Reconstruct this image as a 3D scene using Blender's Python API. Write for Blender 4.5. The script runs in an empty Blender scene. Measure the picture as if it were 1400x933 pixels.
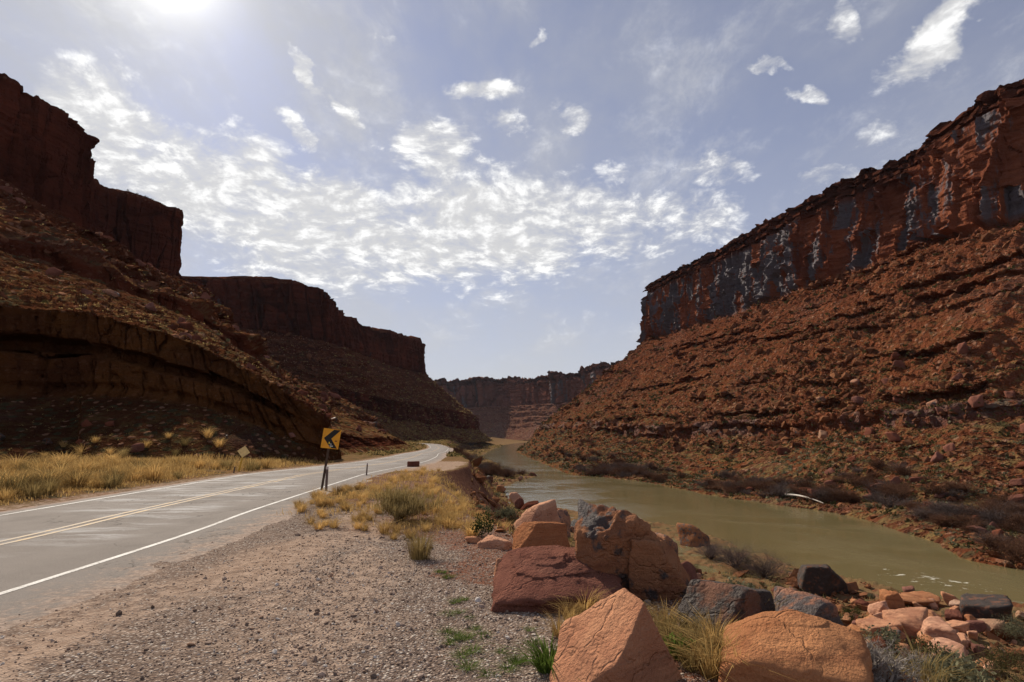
import bpy, math, random
import numpy as np
from mathutils import Vector, Matrix, Euler
random.seed(7); RNG = np.random.default_rng(7)
R = math.radians
scene = bpy.context.scene
COL = scene.collection

# ------------------------------------------------------------------ camera
EYE = 2.0; PITCH = R(9.4); FPX = 778.0
cam_d = bpy.data.cameras.new('camera'); cam = bpy.data.objects.new('camera', cam_d); COL.objects.link(cam)
cam_d.lens = 36.0 * FPX / 1400; cam_d.sensor_width = 36; cam_d.clip_start = .1; cam_d.clip_end = 20000
cam.location = (0, 0, EYE); cam.rotation_euler = (R(90) + PITCH, 0, 0)
scene.camera = cam

def ray(px, py):
    x = (px - 700) / FPX; y = (466.5 - py) / FPX
    return np.array([x, math.cos(PITCH) - y * math.sin(PITCH), math.sin(PITCH) + y * math.cos(PITCH)])

# ------------------------------------------------------------------ numpy noise
def _h(x, y, z):
    h = x * np.uint32(374761393) + y * np.uint32(668265263) + z * np.uint32(2246822519)
    h ^= h >> np.uint32(13); h *= np.uint32(1274126177); h ^= h >> np.uint32(16)
    return (h & np.uint32(0xFFFFFF)).astype(np.float32) / np.float32(0xFFFFFF)
def vnoise(p, seed=0):
    p = np.asarray(p, np.float64) + 1000.0 + seed * 17.31
    i = np.floor(p); f = (p - i).astype(np.float32); u = f * f * (3 - 2 * f)
    i = i.astype(np.int64).astype(np.uint32)
    x, y, z = i[..., 0], i[..., 1], i[..., 2]; one = np.uint32(1)
    ux, uy, uz = u[..., 0], u[..., 1], u[..., 2]
    def lx(yy, zz):
        a = _h(x, yy, zz); return a + (_h(x + one, yy, zz) - a) * ux
    a = lx(y, z); a += (lx(y + one, z) - a) * uy
    b = lx(y, z + one); b += (lx(y + one, z + one) - b) * uy
    return (a + (b - a) * uz) * 2 - 1
def fbm(p, oct=5, seed=0, gain=.5, lac=2.03, ridge=False):
    p = np.asarray(p, np.float64); s = 0; a = 1; n = 0
    for o in range(oct):
        v = vnoise(p, seed + o)
        if ridge: v = 1 - 2 * np.abs(v)
        s = s + a * v; n += a; a *= gain; p = p * lac
    return s / n
def sstep(a, b, x):
    t = np.clip((x - a) / (b - a), 0, 1); return t * t * (3 - 2 * t)

# ------------------------------------------------------------------ mesh helpers
def link(o, parent=None):
    COL.objects.link(o)
    if parent is not None: o.parent = parent
    return o
def npmesh(name, V, F, mats, smooth=True, attrs=None, fmat=None):
    V = np.asarray(V, np.float32).reshape(-1, 3); F = np.asarray(F, np.int32)
    me = bpy.data.meshes.new(name); k = F.shape[1]; n = len(F)
    me.vertices.add(len(V)); me.vertices.foreach_set('co', V.ravel())
    me.loops.add(n * k); me.loops.foreach_set('vertex_index', F.ravel())
    me.polygons.add(n); me.polygons.foreach_set('loop_start', np.arange(0, n * k, k, dtype=np.int32))
    try: me.polygons.foreach_set('loop_total', np.full(n, k, np.int32))
    except Exception: pass
    me.polygons.foreach_set('use_smooth', np.full(n, bool(smooth)))
    for m in (mats if isinstance(mats, (list, tuple)) else [mats]): me.materials.append(m)
    if fmat is not None: me.polygons.foreach_set('material_index', np.asarray(fmat, np.int32))
    for an, av in (attrs or {}).items():
        av = np.asarray(av, np.float32)
        if av.ndim == 1:
            a = me.attributes.new(an, 'FLOAT', 'POINT'); a.data.foreach_set('value', av)
        else:
            a = me.attributes.new(an, 'FLOAT_COLOR', 'POINT'); a.data.foreach_set('color', av.ravel())
    me.update(calc_edges=True); me.validate()
    return me
def obj(name, me, parent=None):
    return link(bpy.data.objects.new(name, me), parent)
def tag(o, label=None, cat=None, group=None, kind=None):
    if label: o['label'] = label
    if cat: o['category'] = cat
    if group: o['group'] = group
    if kind: o['kind'] = kind
    return o
def empty(name, loc, rz=0):
    o = link(bpy.data.objects.new(name, None)); o.location = loc; o.rotation_euler = (0, 0, rz); o.empty_display_size = .2
    return o
def dup(o, loc, rot=None, scale=None, label=None, group=None):
    c = o.copy(); COL.objects.link(c); c.location = loc
    if rot is not None: c.rotation_euler = rot
    if scale is not None: c.scale = scale
    if label: c['label'] = label
    if group: c['group'] = group
    for ch in o.children:
        d = ch.copy(); COL.objects.link(d); d.parent = c
        for g in ch.children:
            e = g.copy(); COL.objects.link(e); e.parent = d
    return c
def grid_faces(nu, nv, wrap=False):
    i = np.arange(nu if wrap else nu - 1)[:, None]; j = np.arange(nv - 1)[None, :]
    i2 = (i + 1) % nu
    return np.stack([i * nv + j, i2 * nv + j, i2 * nv + j + 1, i * nv + j + 1], -1).reshape(-1, 4)
def boxmesh(name, boxes, mats, fm=None, bev=0):
    import bmesh
    bm = bmesh.new()
    for bi, (c, s, rot) in enumerate(boxes):
        r = bmesh.ops.create_cube(bm, size=1)
        M = Matrix.Translation(c) @ Euler(rot).to_matrix().to_4x4() @ Matrix.Diagonal((*s, 1))
        bmesh.ops.transform(bm, matrix=M, verts=r['verts'])
        if fm:
            for f in {f for v in r['verts'] for f in v.link_faces}: f.material_index = fm[bi]
    if bev: bmesh.ops.bevel(bm, geom=bm.edges[:], offset=bev, segments=2, affect='EDGES')
    me = bpy.data.meshes.new(name); bm.to_mesh(me); bm.free()
    for m in (mats if isinstance(mats, (list, tuple)) else [mats]): me.materials.append(m)
    return me

# ------------------------------------------------------------------ node helper
class NT:
    def __init__(s, tree): s.t = tree; tree.nodes.clear()
    def n(s, typ, **kw):
        nd = s.t.nodes.new(typ)
        for k, v in kw.items(): setattr(nd, k, v)
        return nd
    def set(s, sock, v):
        if isinstance(v, bpy.types.NodeSocket): s.t.links.new(v, sock)
        elif v is not None:
            if hasattr(sock.default_value, '__len__') and not hasattr(v, '__len__'): v = [v] * len(sock.default_value)
            if hasattr(v, '__len__') and len(sock.default_value) == 4 and len(v) == 3: v = (*v, 1)
            sock.default_value = v
    def m(s, op, a, b=None, c=None, clamp=False):
        nd = s.n('ShaderNodeMath', operation=op, use_clamp=clamp)
        for i, v in enumerate((a, b, c)):
            if v is not None: s.set(nd.inputs[i], v)
        return nd.outputs[0]
    def v(s, op, a, b=None, scale=None):
        nd = s.n('ShaderNodeVectorMath', operation=op); s.set(nd.inputs[0], a)
        if b is not None: s.set(nd.inputs[1], b)
        if scale is not None: s.set(nd.inputs['Scale'], scale)
        return nd.outputs['Value'] if op in ('DOT_PRODUCT', 'LENGTH', 'DISTANCE') else nd.outputs[0]
    def noise(s, vec, scale=1, detail=4, rough=.55, dist=0, dims='3D', col=False):
        nd = s.n('ShaderNodeTexNoise', noise_dimensions=dims); s.set(nd.inputs['Vector'], vec)
        s.set(nd.inputs['Scale'], scale); s.set(nd.inputs['Detail'], detail); s.set(nd.inputs['Roughness'], rough); s.set(nd.inputs['Distortion'], dist)
        return nd.outputs['Color' if col else 'Fac']
    def voro(s, vec, scale=1, feature='F1', out='Distance', rand=1):
        nd = s.n('ShaderNodeTexVoronoi', feature=feature); s.set(nd.inputs['Vector'], vec); s.set(nd.inputs['Scale'], scale); s.set(nd.inputs['Randomness'], rand)
        return nd.outputs[out]
    def ramp(s, x, a, b, lo=0, hi=1, smooth=True):
        nd = s.n('ShaderNodeMapRange', interpolation_type='SMOOTHSTEP' if smooth else 'LINEAR')
        s.set(nd.inputs['Value'], x); s.set(nd.inputs['From Min'], a); s.set(nd.inputs['From Max'], b); s.set(nd.inputs['To Min'], lo); s.set(nd.inputs['To Max'], hi)
        return nd.outputs['Result']
    def mix(s, f, a, b, bt='MIX'):
        nd = s.n('ShaderNodeMix', data_type='RGBA', blend_type=bt)
        s.set(nd.inputs[0], f); s.set(nd.inputs[6], a); s.set(nd.inputs[7], b)
        return nd.outputs[2]
    def sep(s, v):
        nd = s.n('ShaderNodeSeparateXYZ'); s.set(nd.inputs[0], v); return nd.outputs
    def comb(s, x, y, z):
        nd = s.n('ShaderNodeCombineXYZ'); s.set(nd.inputs[0], x); s.set(nd.inputs[1], y); s.set(nd.inputs[2], z); return nd.outputs[0]
    def attr(s, name, out='Fac'):
        nd = s.n('ShaderNodeAttribute', attribute_name=name); return nd.outputs[out]
    def bump(s, h, strength=.5, dist=.1, normal=None):
        nd = s.n('ShaderNodeBump'); s.set(nd.inputs['Height'], h); s.set(nd.inputs['Strength'], strength); s.set(nd.inputs['Distance'], dist)
        if normal is not None: s.set(nd.inputs['Normal'], normal)
        return nd.outputs[0]
    def out(s, col, rough=.9, normal=None, spec=.25, metallic=0, extra=None):
        b = s.n('ShaderNodeBsdfPrincipled'); s.set(b.inputs['Base Color'], col); s.set(b.inputs['Roughness'], rough)
        s.set(b.inputs['Specular IOR Level'], spec); s.set(b.inputs['Metallic'], metallic)
        if normal is not None: s.set(b.inputs['Normal'], normal)
        for k, v in (extra or {}).items(): s.set(b.inputs[k], v)
        o = s.n('ShaderNodeOutputMaterial'); s.t.links.new(b.outputs[0], o.inputs[0])
        return b
def newmat(name):
    m = bpy.data.materials.new(name); m.use_nodes = True
    return m, NT(m.node_tree)
def pos(t): return t.n('ShaderNodeNewGeometry').outputs['Position']
def nrm(t): return t.n('ShaderNodeNewGeometry').outputs['True Normal']
def ocoord(t): return t.n('ShaderNodeTexCoord').outputs['Object']
def orand(t): return t.n('ShaderNodeObjectInfo').outputs['Random']

# ------------------------------------------------------------------ materials
def wall_mat(name, cliff_a, cliff_b, cap, talus_a, talus_b, tan, varnish=.5, vcol=(.085, .095, .125), low=-14, high=90, shrub=.5, sc=1.0):
    m, t = newmat(name); P = pos(t); N = t.sep(nrm(t)); S = t.sep(P)
    zone = t.attr('zone'); capz = t.attr('cap')
    # strata
    warp = t.noise(P, .02 * sc, 3); zz = t.m('MULTIPLY_ADD', warp, 12, S[2])
    st = t.noise(t.comb(t.m('MULTIPLY', S[0], .01), t.m('MULTIPLY', S[1], .01), t.m('MULTIPLY', zz, .35 * sc)), 1, 4, .7)
    # cliff
    big = t.noise(P, .035 * sc, 5, .6)
    cl = t.mix(t.ramp(big, .35, .65), cliff_a, cliff_b)
    cl = t.mix(t.ramp(st, .42, .62, 0, .55), cl, t.mix(.5, cliff_a, (.03, .012, .009)))
    vs = t.noise(t.v('MULTIPLY', P, (.24 * sc, .24 * sc, .03 * sc)), 1, 6, .68)
    vm = t.noise(t.v('MULTIPLY', P, (.03 * sc, .03 * sc, .02 * sc)), 1, 3, .5)
    vf = t.ramp(t.m('ADD', t.m('ADD', t.m('MULTIPLY', vs, .42), t.m('MULTIPLY', vm, .28)), t.m('MULTIPLY', t.attr('panel'), .3)), .58 - .12 * varnish, .635 - .12 * varnish, 0, .9)
    vf = t.m('MULTIPLY', vf, t.m('SUBTRACT', 1, capz, clamp=True))
    cl = t.mix(vf, cl, vcol)
    cl = t.mix(capz, cl, t.mix(t.ramp(st, .4, .6), cap, t.mix(.6, cap, (.035, .015, .01))))
    # talus
    b2 = t.noise(P, .05 * sc, 6, .62)
    ta = t.mix(t.ramp(b2, .36, .64), talus_a, talus_b)
    hgt = t.ramp(t.m('MULTIPLY_ADD', b2, 70, S[2]), low + 25, high + 15)
    gn = t.noise(P, .33 * sc, 5, .65)
    ta = t.mix(t.m('MULTIPLY', t.ramp(gn, .45, .62), t.m('SUBTRACT', 1, hgt)), ta, tan)
    ta = t.mix(t.ramp(t.noise(P, .022 * sc, 4, .6), .54, .64, 0, .38), ta, t.mix(.5, talus_b, (.13, .095, .085)))
    led = t.ramp(N[2], .35, .62)
    ta = t.mix(led, t.mix(t.ramp(st, .42, .6), t.mix(.35, talus_a, cliff_a), t.mix(.5, cliff_a, (.04, .015, .01))), ta)
    # stones and low scrub worn into the slope
    vd = t.voro(P, .55 * sc, out='Distance'); vc = t.voro(P, .55 * sc, out='Color')
    vcs = t.sep(vc)
    ta = t.mix(t.m('MULTIPLY', t.ramp(vd, .42, .3), t.ramp(vcs[0], .62, .7, 0, .75)), ta, t.mix(vcs[1], (.24, .11, .065), (.3, .17, .11)))
    vd2 = t.voro(t.v('ADD', P, (7, 3, 1)), .4 * sc); vc2 = t.sep(t.voro(t.v('ADD', P, (7, 3, 1)), .4 * sc, out='Color'))
    ta = t.mix(t.m('MULTIPLY', t.m('MULTIPLY', t.ramp(vd2, .5, .3), t.ramp(vc2[0], .45, .55, 0, 1.4 * shrub)), t.ramp(N[2], .5, .75)), ta, (.055, .055, .03))
    c = t.mix(zone, ta, cl)
    rk = t.m('ADD', t.m('MULTIPLY', t.ramp(vd, .6, .05), .5), t.m('MULTIPLY', t.ramp(t.voro(P, 1.5 * sc), .55, .05), .3))
    hn = t.m('ADD', t.m('ADD', t.noise(P, .5 * sc, 6, .7), t.m('MULTIPLY', st, .6)), t.m('MULTIPLY', rk, t.m('SUBTRACT', 1, zone)))
    col_n = t.m('MULTIPLY', t.noise(t.v('MULTIPLY', P, (.35 * sc, .35 * sc, .05 * sc)), 1, 5, .65), 1.5)
    hn = t.m('ADD', hn, t.m('MULTIPLY', col_n, zone))
    nr = t.bump(hn, .8, 1.6)
    t.out(c, t.m('SUBTRACT', .95, t.m('MULTIPLY', t.m('MULTIPLY', vf, zone), .3)), nr, t.m('MULTIPLY', t.m('MULTIPLY', vf, zone), .12))
    return m

MAT = {}
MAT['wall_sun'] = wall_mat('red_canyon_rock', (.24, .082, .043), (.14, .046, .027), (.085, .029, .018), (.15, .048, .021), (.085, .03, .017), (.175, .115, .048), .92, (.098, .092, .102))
MAT['wall_shade'] = wall_mat('shade_darkened_canyon_rock', (.115, .03, .016), (.066, .018, .01), (.052, .016, .01), (.115, .042, .019), (.06, .021, .01), (.19, .12, .05), -.4, (.05, .04, .045))  # red sandstone again, rock colours darkened to deepen these walls' shade
MAT['wall_far'] = wall_mat('far_canyon_rock', (.16, .065, .045), (.1, .042, .032), (.1, .042, .032), (.14, .065, .042), (.115, .052, .036), (.14, .09, .05), .15, (.075, .065, .07), sc=.4)
MAT['cut'] = wall_mat('road_cut_rock', (.15, .058, .018), (.07, .024, .011), (.12, .045, .02), (.085, .034, .017), (.055, .022, .012), (.12, .08, .032), -.3, (.04, .03, .03), low=-30, high=60, sc=3)  # base colours lowered as well, so shade on the cut stays deep

def rock_mat(name, a, b, vcol, v0, dirt=(.3, .13, .07)):
    m, t = newmat(name); O = ocoord(t); rnd = orand(t); n = t.sep(nrm(t))
    Ov = t.v('ADD', O, t.comb(t.m('MULTIPLY', rnd, 91), t.m('MULTIPLY', rnd, 37), 0))
    n1 = t.noise(Ov, 1.3, 6, .62); n2 = t.noise(Ov, 9, 5, .7); n3 = t.noise(Ov, 3, 4, .6)
    band = t.noise(t.v('MULTIPLY', Ov, (.6, .6, 7)), 1, 3, .6)
    c = t.mix(t.ramp(n1, .34, .66), a, b)
    c = t.mix(t.ramp(band, .5, .62, 0, .5), c, t.mix(.5, b, (.2, .08, .05)))
    c = t.mix(t.ramp(n2, .55, .72, 0, .45), c, t.mix(.6, a, (.12, .05, .03)))
    c = t.mix(t.ramp(n2, .45, .3, 0, .22), c, t.mix(.25, a, (.6, .36, .2)))
    vf = t.ramp(t.m('ADD', t.m('MULTIPLY', n3, .6), t.m('MULTIPLY', n1, .4)), .5 - v0, .56 - v0, 0, .93)
    c = t.mix(vf, c, vcol)
    val = t.m('MULTIPLY_ADD', rnd, .4, .78)
    hs = t.n('ShaderNodeHueSaturation'); t.set(hs.inputs['Color'], c); t.set(hs.inputs['Value'], val); t.set(hs.inputs['Saturation'], t.m('MULTIPLY_ADD', rnd, -.2, 1.0))
    cr = t.voro(t.v('ADD', Ov, t.v('SCALE', t.noise(Ov, 3, 3, .5, col=True), scale=.6)), 1.1, 'DISTANCE_TO_EDGE')
    h = t.m('ADD', t.m('ADD', t.m('MULTIPLY', t.ramp(cr, 0, .03), .5), t.m('MULTIPLY', t.noise(t.v('MULTIPLY', Ov, (.8, .8, 14)), 1, 4, .65), .7)), t.m('ADD', t.m('MULTIPLY', n2, .35), t.m('ADD', t.noise(Ov, 32, 4, .65), t.m('MULTIPLY', n3, .8))))
    t.out(hs.outputs[0], t.m('SUBTRACT', .9, t.m('MULTIPLY', vf, .35)), t.bump(h, .75, .09), t.m('MULTIPLY', vf, .15))
    return m
MAT['rock_orange'] = rock_mat('orange_sandstone', (.58, .265, .125), (.43, .172, .08), (.16, .08, .05), -.16)
MAT['rock_red'] = rock_mat('red_sandstone', (.21, .07, .04), (.14, .045, .028), (.09, .04, .03), -.12)
MAT['rock_dark'] = rock_mat('desert_varnished_sandstone', (.17, .075, .042), (.11, .048, .03), (.048, .037, .032), .08)
MAT['rock_mixed'] = rock_mat('part_varnished_sandstone', (.38, .165, .075), (.26, .1, .048), (.078, .066, .064), -.005)
MAT['rock_pale'] = rock_mat('pale_sandstone', (.48, .29, .19), (.4, .22, .13), (.3, .18, .12), -.1)

def simple(name, col, rough=.7, var=.15, scale=8, spec=.3, bump=.2):
    m, t = newmat(name); O = ocoord(t); n = t.noise(O, scale, 5, .65)
    c = t.mix(t.ramp(n, .3, .7), tuple(x * (1 - var) for x in col), tuple(min(1, x * (1 + var)) for x in col))
    t.out(c, rough, t.bump(n, bump, .01), spec); return m
def leaf_mat(name, a, b, trans=.25):
    m, t = newmat(name); tint = t.attr('tint'); rnd = orand(t)
    c = t.mix(tint, a, b)
    hs = t.n('ShaderNodeHueSaturation'); t.set(hs.inputs['Color'], c); t.set(hs.inputs['Value'], t.m('MULTIPLY_ADD', rnd, .5, .75))
    d = t.n('ShaderNodeBsdfDiffuse'); t.set(d.inputs[0], hs.outputs[0]); tr = t.n('ShaderNodeBsdfTranslucent'); t.set(tr.inputs[0], hs.outputs[0])
    mx = t.n('ShaderNodeMixShader'); mx.inputs[0].default_value = trans
    t.t.links.new(d.outputs[0], mx.inputs[1]); t.t.links.new(tr.outputs[0], mx.inputs[2])
    o = t.n('ShaderNodeOutputMaterial'); t.t.links.new(mx.outputs[0], o.inputs[0]); return m
MAT['straw'] = leaf_mat('dry_straw', (.36, .215, .072), (.62, .415, .165), .4)
MAT['straw_dull'] = leaf_mat('dull_straw', (.16, .11, .042), (.31, .225, .095), .4)
MAT['olive'] = leaf_mat('olive_foliage', (.045, .042, .018), (.115, .098, .043))
MAT['sage'] = leaf_mat('sage_foliage', (.085, .085, .05), (.19, .18, .11))
MAT['green'] = leaf_mat('green_foliage', (.05, .085, .015), (.14, .2, .04), .35)
MAT['darkgreen'] = leaf_mat('dark_green_foliage', (.022, .03, .01), (.075, .085, .03))
MAT['rabbit'] = leaf_mat('rabbitbrush_twigs', (.16, .115, .045), (.36, .27, .12), .3)
MAT['twig'] = leaf_mat('bare_grey_twigs', (.07, .05, .045), (.17, .13, .115), .05)
MAT['twig_red'] = leaf_mat('bare_reddish_twigs', (.085, .042, .028), (.19, .1, .06), .05)
MAT['twig_pale'] = leaf_mat('weathered_dead_twigs', (.16, .13, .11), (.4, .35, .3), .05)

def pebble_mat():
    m, t = newmat('gravel_stones'); tint = t.attr('tint'); n = t.noise(pos(t), 60, 3)
    cr = t.n('ShaderNodeValToRGB'); t.set(cr.inputs[0], tint); e = cr.color_ramp.elements
    cols = [(0, (.12, .09, .075)), (.3, (.28, .2, .155)), (.55, (.38, .29, .235)), (.75, (.33, .2, .13)), (.9, (.5, .42, .36)), (1, (.62, .56, .5))]
    e[0].position = 0; e[0].color = (*cols[0][1], 1); e[1].position = 1; e[1].color = (*cols[-1][1], 1)
    for p_, c_ in cols[1:-1]:
        q = e.new(p_); q.color = (*c_, 1)
    t.out(t.mix(t.ramp(n, .3, .7, 0, .25), cr.outputs[0], (.12, .08, .06)), .85, None, 0); return m
MAT['pebble'] = pebble_mat()

def ground_mat():
    m, t = newmat('shoulder_ground'); P = pos(t); W = t.sep(t.attr('mask', 'Color')); N = t.sep(nrm(t))
    n1 = t.noise(P, .6, 6, .6); n2 = t.noise(P, 5, 6, .7); n3 = t.noise(P, 45, 4, .7)
    vd = t.voro(P, 32); vc = t.sep(t.voro(P, 32, out='Color')); vdb = t.voro(P, 16); vcb = t.sep(t.voro(P, 16, out='Color'))
    gcol = t.mix(vc[0], (.17, .125, .10), (.42, .33, .27)); gcol = t.mix(t.ramp(vc[1], .75, .95), gcol, (.58, .51, .44))
    gcol = t.mix(t.ramp(vd, .35, .6, 0, .8), gcol, (.1, .068, .053))
    gcol = t.mix(t.ramp(n1, .45, .68, 0, .4), gcol, (.28, .2, .15))
    tan = t.mix(t.ramp(n2, .35, .65), (.29, .195, .14), (.45, .33, .25)); tan = t.mix(t.ramp(n3, .5, .7, 0, .5), tan, (.2, .12, .085))
    red = t.mix(t.ramp(n2, .35, .65), (.2, .088, .056), (.155, .075, .05)); red = t.mix(t.ramp(vc[2], .45, .6, 0, .75), red, gcol); red = t.mix(t.ramp(n3, .52, .7, 0, .5), red, (.25, .14, .095))
    scr = t.mix(t.ramp(n1, .35, .65), (.19, .095, .048), (.165, .11, .052)); scr = t.mix(t.ramp(n2, .45, .65, 0, .6), scr, (.24, .165, .082)); scr = t.mix(t.ramp(n3, .5, .62, 0, .6), scr, (.09, .055, .03))
    scr = t.mix(t.m('MULTIPLY', t.ramp(t.voro(P, .9), .5, .3), t.ramp(t.sep(t.voro(P, .9, out='Color'))[0], .55, .62, 0, .8)), scr, (.075, .065, .035))
    scr = t.mix(t.ramp(N[2], .9, .74), scr, t.mix(t.ramp(n2, .4, .6), (.13, .06, .04), (.2, .1, .065)))
    # W.x gravel, W.y tan dust, W.z red earth, rest scrub
    c = t.mix(t.ramp(t.m('MULTIPLY_ADD', t.m('SUBTRACT', n2, .5), .8, W[2]), .35, .65), scr, red)
    c = t.mix(t.ramp(t.m('MULTIPLY_ADD', t.m('SUBTRACT', n2, .5), .9, W[0]), .35, .6), c, gcol)
    c = t.mix(t.m('MULTIPLY', t.ramp(t.m('MULTIPLY_ADD', t.m('SUBTRACT', n2, .5), 1.3, W[1]), .3, .75), .85), c, tan)
    h = t.m('ADD', t.m('MULTIPLY', t.ramp(vd, .6, .1), .5), t.m('ADD', t.m('MULTIPLY', n3, .4), t.m('ADD', t.m('MULTIPLY', n2, 1.2), t.m('MULTIPLY', t.ramp(vdb, .5, .1), t.m('MULTIPLY', t.ramp(vcb[0], .55, .7), .7)))))
    t.out(c, .95, t.bump(h, .9, .03), 0); return m
MAT['ground'] = ground_mat()

def road_mat():
    m, t = newmat('worn_asphalt'); P = pos(t); lat = t.attr('lat'); S = t.sep(P)
    n1 = t.noise(P, .8, 5, .6); n2 = t.noise(P, 70, 3, .7); nd = t.noise(P, 2.5, 6, .65)
    grain = t.voro(P, 55); gc = t.sep(t.voro(P, 55, out='Color'))
    c = t.mix(t.ramp(n1, .3, .7), (.19, .162, .142), (.225, .193, .17))
    c = t.mix(t.m('MULTIPLY', t.ramp(grain, .6, .2), t.ramp(gc[0], .2, .9, 0, .55)), c, (.30, .255, .22))
    c = t.mix(t.ramp(n2, .42, .66, 0, .55), c, (.07, .055, .048))
    run = t.attr('run')
    along = t.noise(t.comb(t.m('MULTIPLY', lat, 1.1), t.m('MULTIPLY', run, .04), 0), 1, 3, .55)
    c = t.mix(t.ramp(along, .48, .7, 0, .25), c, (.24, .215, .195))
    # pale streaks running slantwise over the lanes
    u = t.m('ADD', S[0], t.m('MULTIPLY', S[1], .12)); w = t.m('SUBTRACT', S[1], t.m('MULTIPLY', S[0], .12))
    stv = t.comb(t.m('MULTIPLY', u, .22), t.m('MULTIPLY', t.m('ADD', w, t.m('MULTIPLY', n1, 1.0)), 1.5), 0)
    stn = t.noise(stv, 1, 7, .72); msk = t.noise(P, .16, 2, .5)
    f = t.m('MULTIPLY', t.ramp(stn, .46, .62), t.ramp(msk, .40, .54))
    f = t.m('MULTIPLY', t.m('MULTIPLY', f, t.ramp(lat, 2.4, 1.2)), t.ramp(n2, .3, .5, .5, 1))
    c = t.mix(t.m('MULTIPLY', f, .7), c, (.47, .46, .45))
    scr = t.noise(t.comb(t.m('MULTIPLY', u, .1), t.m('MULTIPLY', w, 2.6), 3), 1, 2, .5)
    ridge = t.m('ABSOLUTE', t.m('SUBTRACT', scr, .5))
    c = t.mix(t.m('MULTIPLY', t.m('MULTIPLY', t.ramp(ridge, .012, .004), t.ramp(t.noise(P, .3, 2, .5), .52, .6)), t.m('MULTIPLY', t.ramp(lat, 2.6, 2.2), .6)), c, (.52, .51, .5))
    ck = t.voro(t.v('ADD', t.v('MULTIPLY', P, (1, .55, 1)), t.v('SCALE', t.noise(P, 1.5, 4, .6, col=True), scale=.9)), .55, 'DISTANCE_TO_EDGE')
    c = t.mix(t.m('MULTIPLY', t.ramp(ck, .012, .004), t.ramp(t.noise(P, .35, 2, .5), .45, .55, 0, .75)), c, (.05, .042, .037))
    c = t.mix(t.ramp(t.noise(P, .45, 5, .7), .52, .64, 0, .35), c, (.10, .085, .075))
    nd2 = t.noise(P, 11, 5, .75)
    en = t.m('ADD', t.m('MULTIPLY', t.m('SUBTRACT', nd, .5), 3.4), t.m('MULTIPLY', t.m('SUBTRACT', nd2, .5), 2.2))
    edge = t.ramp(t.m('ADD', en, lat), 3.3, 4.5)
    c = t.mix(edge, c, t.mix(t.ramp(nd2, .4, .62), (.21, .14, .10), (.37, .275, .215)))
    e2 = t.ramp(t.m('MULTIPLY_ADD', t.m('SUBTRACT', nd, .5), -.9, lat), -3.2, -3.7)
    c = t.mix(e2, c, (.27, .17, .12))
    t.out(c, .85, t.bump(t.m('ADD', n2, t.m('MULTIPLY', edge, nd2)), .6, .015), .12); return m
MAT['road'] = road_mat()
def paint_mat(name, col, wear=.47):
    m, t = newmat(name); P = pos(t); n = t.noise(P, 18, 6, .75); n2 = t.noise(P, 1.5, 4, .6)
    f = t.ramp(t.m('ADD', t.m('MULTIPLY', n, .6), t.m('MULTIPLY', n2, .4)), wear, wear + .12, 0, .85)
    t.out(t.mix(f, col, (.2, .17, .15)), .7, None, .3); return m
MAT['white_paint'] = paint_mat('worn_white_paint', (.55, .53, .5)); MAT['yellow_paint'] = paint_mat('worn_yellow_paint', (.46, .28, .09), .42)

def water_mat():
    m, t = newmat('silty_river_water'); P = pos(t); S = t.sep(P)
    n1 = t.noise(t.v('MULTIPLY', P, (.5, .28, 1)), 1, 4, .6); n2 = t.noise(P, 2.2, 4, .6); n3 = t.noise(P, .05, 3, .55, .6)
    c = t.mix(t.ramp(n3, .3, .7), (.135, .108, .047), (.165, .138, .07))
    # broken water over the shallows near the boulder bank
    fd = t.v('DISTANCE', t.v('MULTIPLY', P, (1, .75, 0)), (46.5, 50.2, 0)); fn = t.noise(t.v('MULTIPLY', t.v('ADD', P, t.v('SCALE', t.noise(P, .2, 3, .5, col=True), scale=6)), (.28, .9, 1)), 1, 6, .7)
    f = t.ramp(t.m('SUBTRACT', fn, t.m('MULTIPLY', fd, .03)), .47, .58)
    fl = t.noise(t.comb(t.m('ADD', t.m('MULTIPLY', S[0], .05), t.m('MULTIPLY', S[1], .02)), t.m('ADD', t.m('MULTIPLY', S[1], .7), t.m('MULTIPLY', S[0], .45)), 0), 1, 5, .65)
    f2 = t.m('MULTIPLY', t.ramp(fl, .62, .74, 0, .35), t.ramp(n3, .4, .6))
    c = t.mix(t.m('MAXIMUM', f, f2), c, (.62, .6, .52))
    roil = t.ramp(n3, .45, .6, .22, 1)
    h = t.m('MULTIPLY', t.m('ADD', n1, t.m('MULTIPLY', n2, .35)), roil)
    t.out(c, t.m('ADD', t.m('MULTIPLY', f, .5), .09), t.bump(h, .34, .3), .5, extra={'IOR': 1.33}); return m
MAT['water'] = water_mat()

# ------------------------------------------------------------------ ground function
LB = np.array([(170, -20), (120, 18), (75, 42), (47, 56), (40, 61), (35, 74), (30, 101), (16, 122), (2.6, 137), (-.5, 144), (-3.6, 169), (1, 205), (9.5, 231), (2, 247), (-6, 290), (-8, 324), (-25, 457), (-22, 700), (-12, 980), (30, 1300), (160, 1500)], float)
RB = np.array([(230, -10), (150, 30), (100, 50), (61, 71), (65, 88), (66, 101), (70, 119), (63.5, 134.5), (51, 163), (42, 209), (26, 234), (21.7, 287), (12, 478), (8, 640), (15, 800), (40, 980), (100, 1200), (220, 1400)], float)
CR = np.array([(120, -80), (60, -40), (20, -12), (7, -3), (4.0, 3), (2.6, 7), (.7, 11), (-1.3, 15.5), (-3.0, 22), (-4.2, 30), (-3.2, 42), (-4.5, 61), (-9, 95), (-17, 150), (-22, 230), (-32, 320), (-55, 460), (-70, 700), (-60, 1000), (-60, 3000), (-60, 9000)], float)
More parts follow.
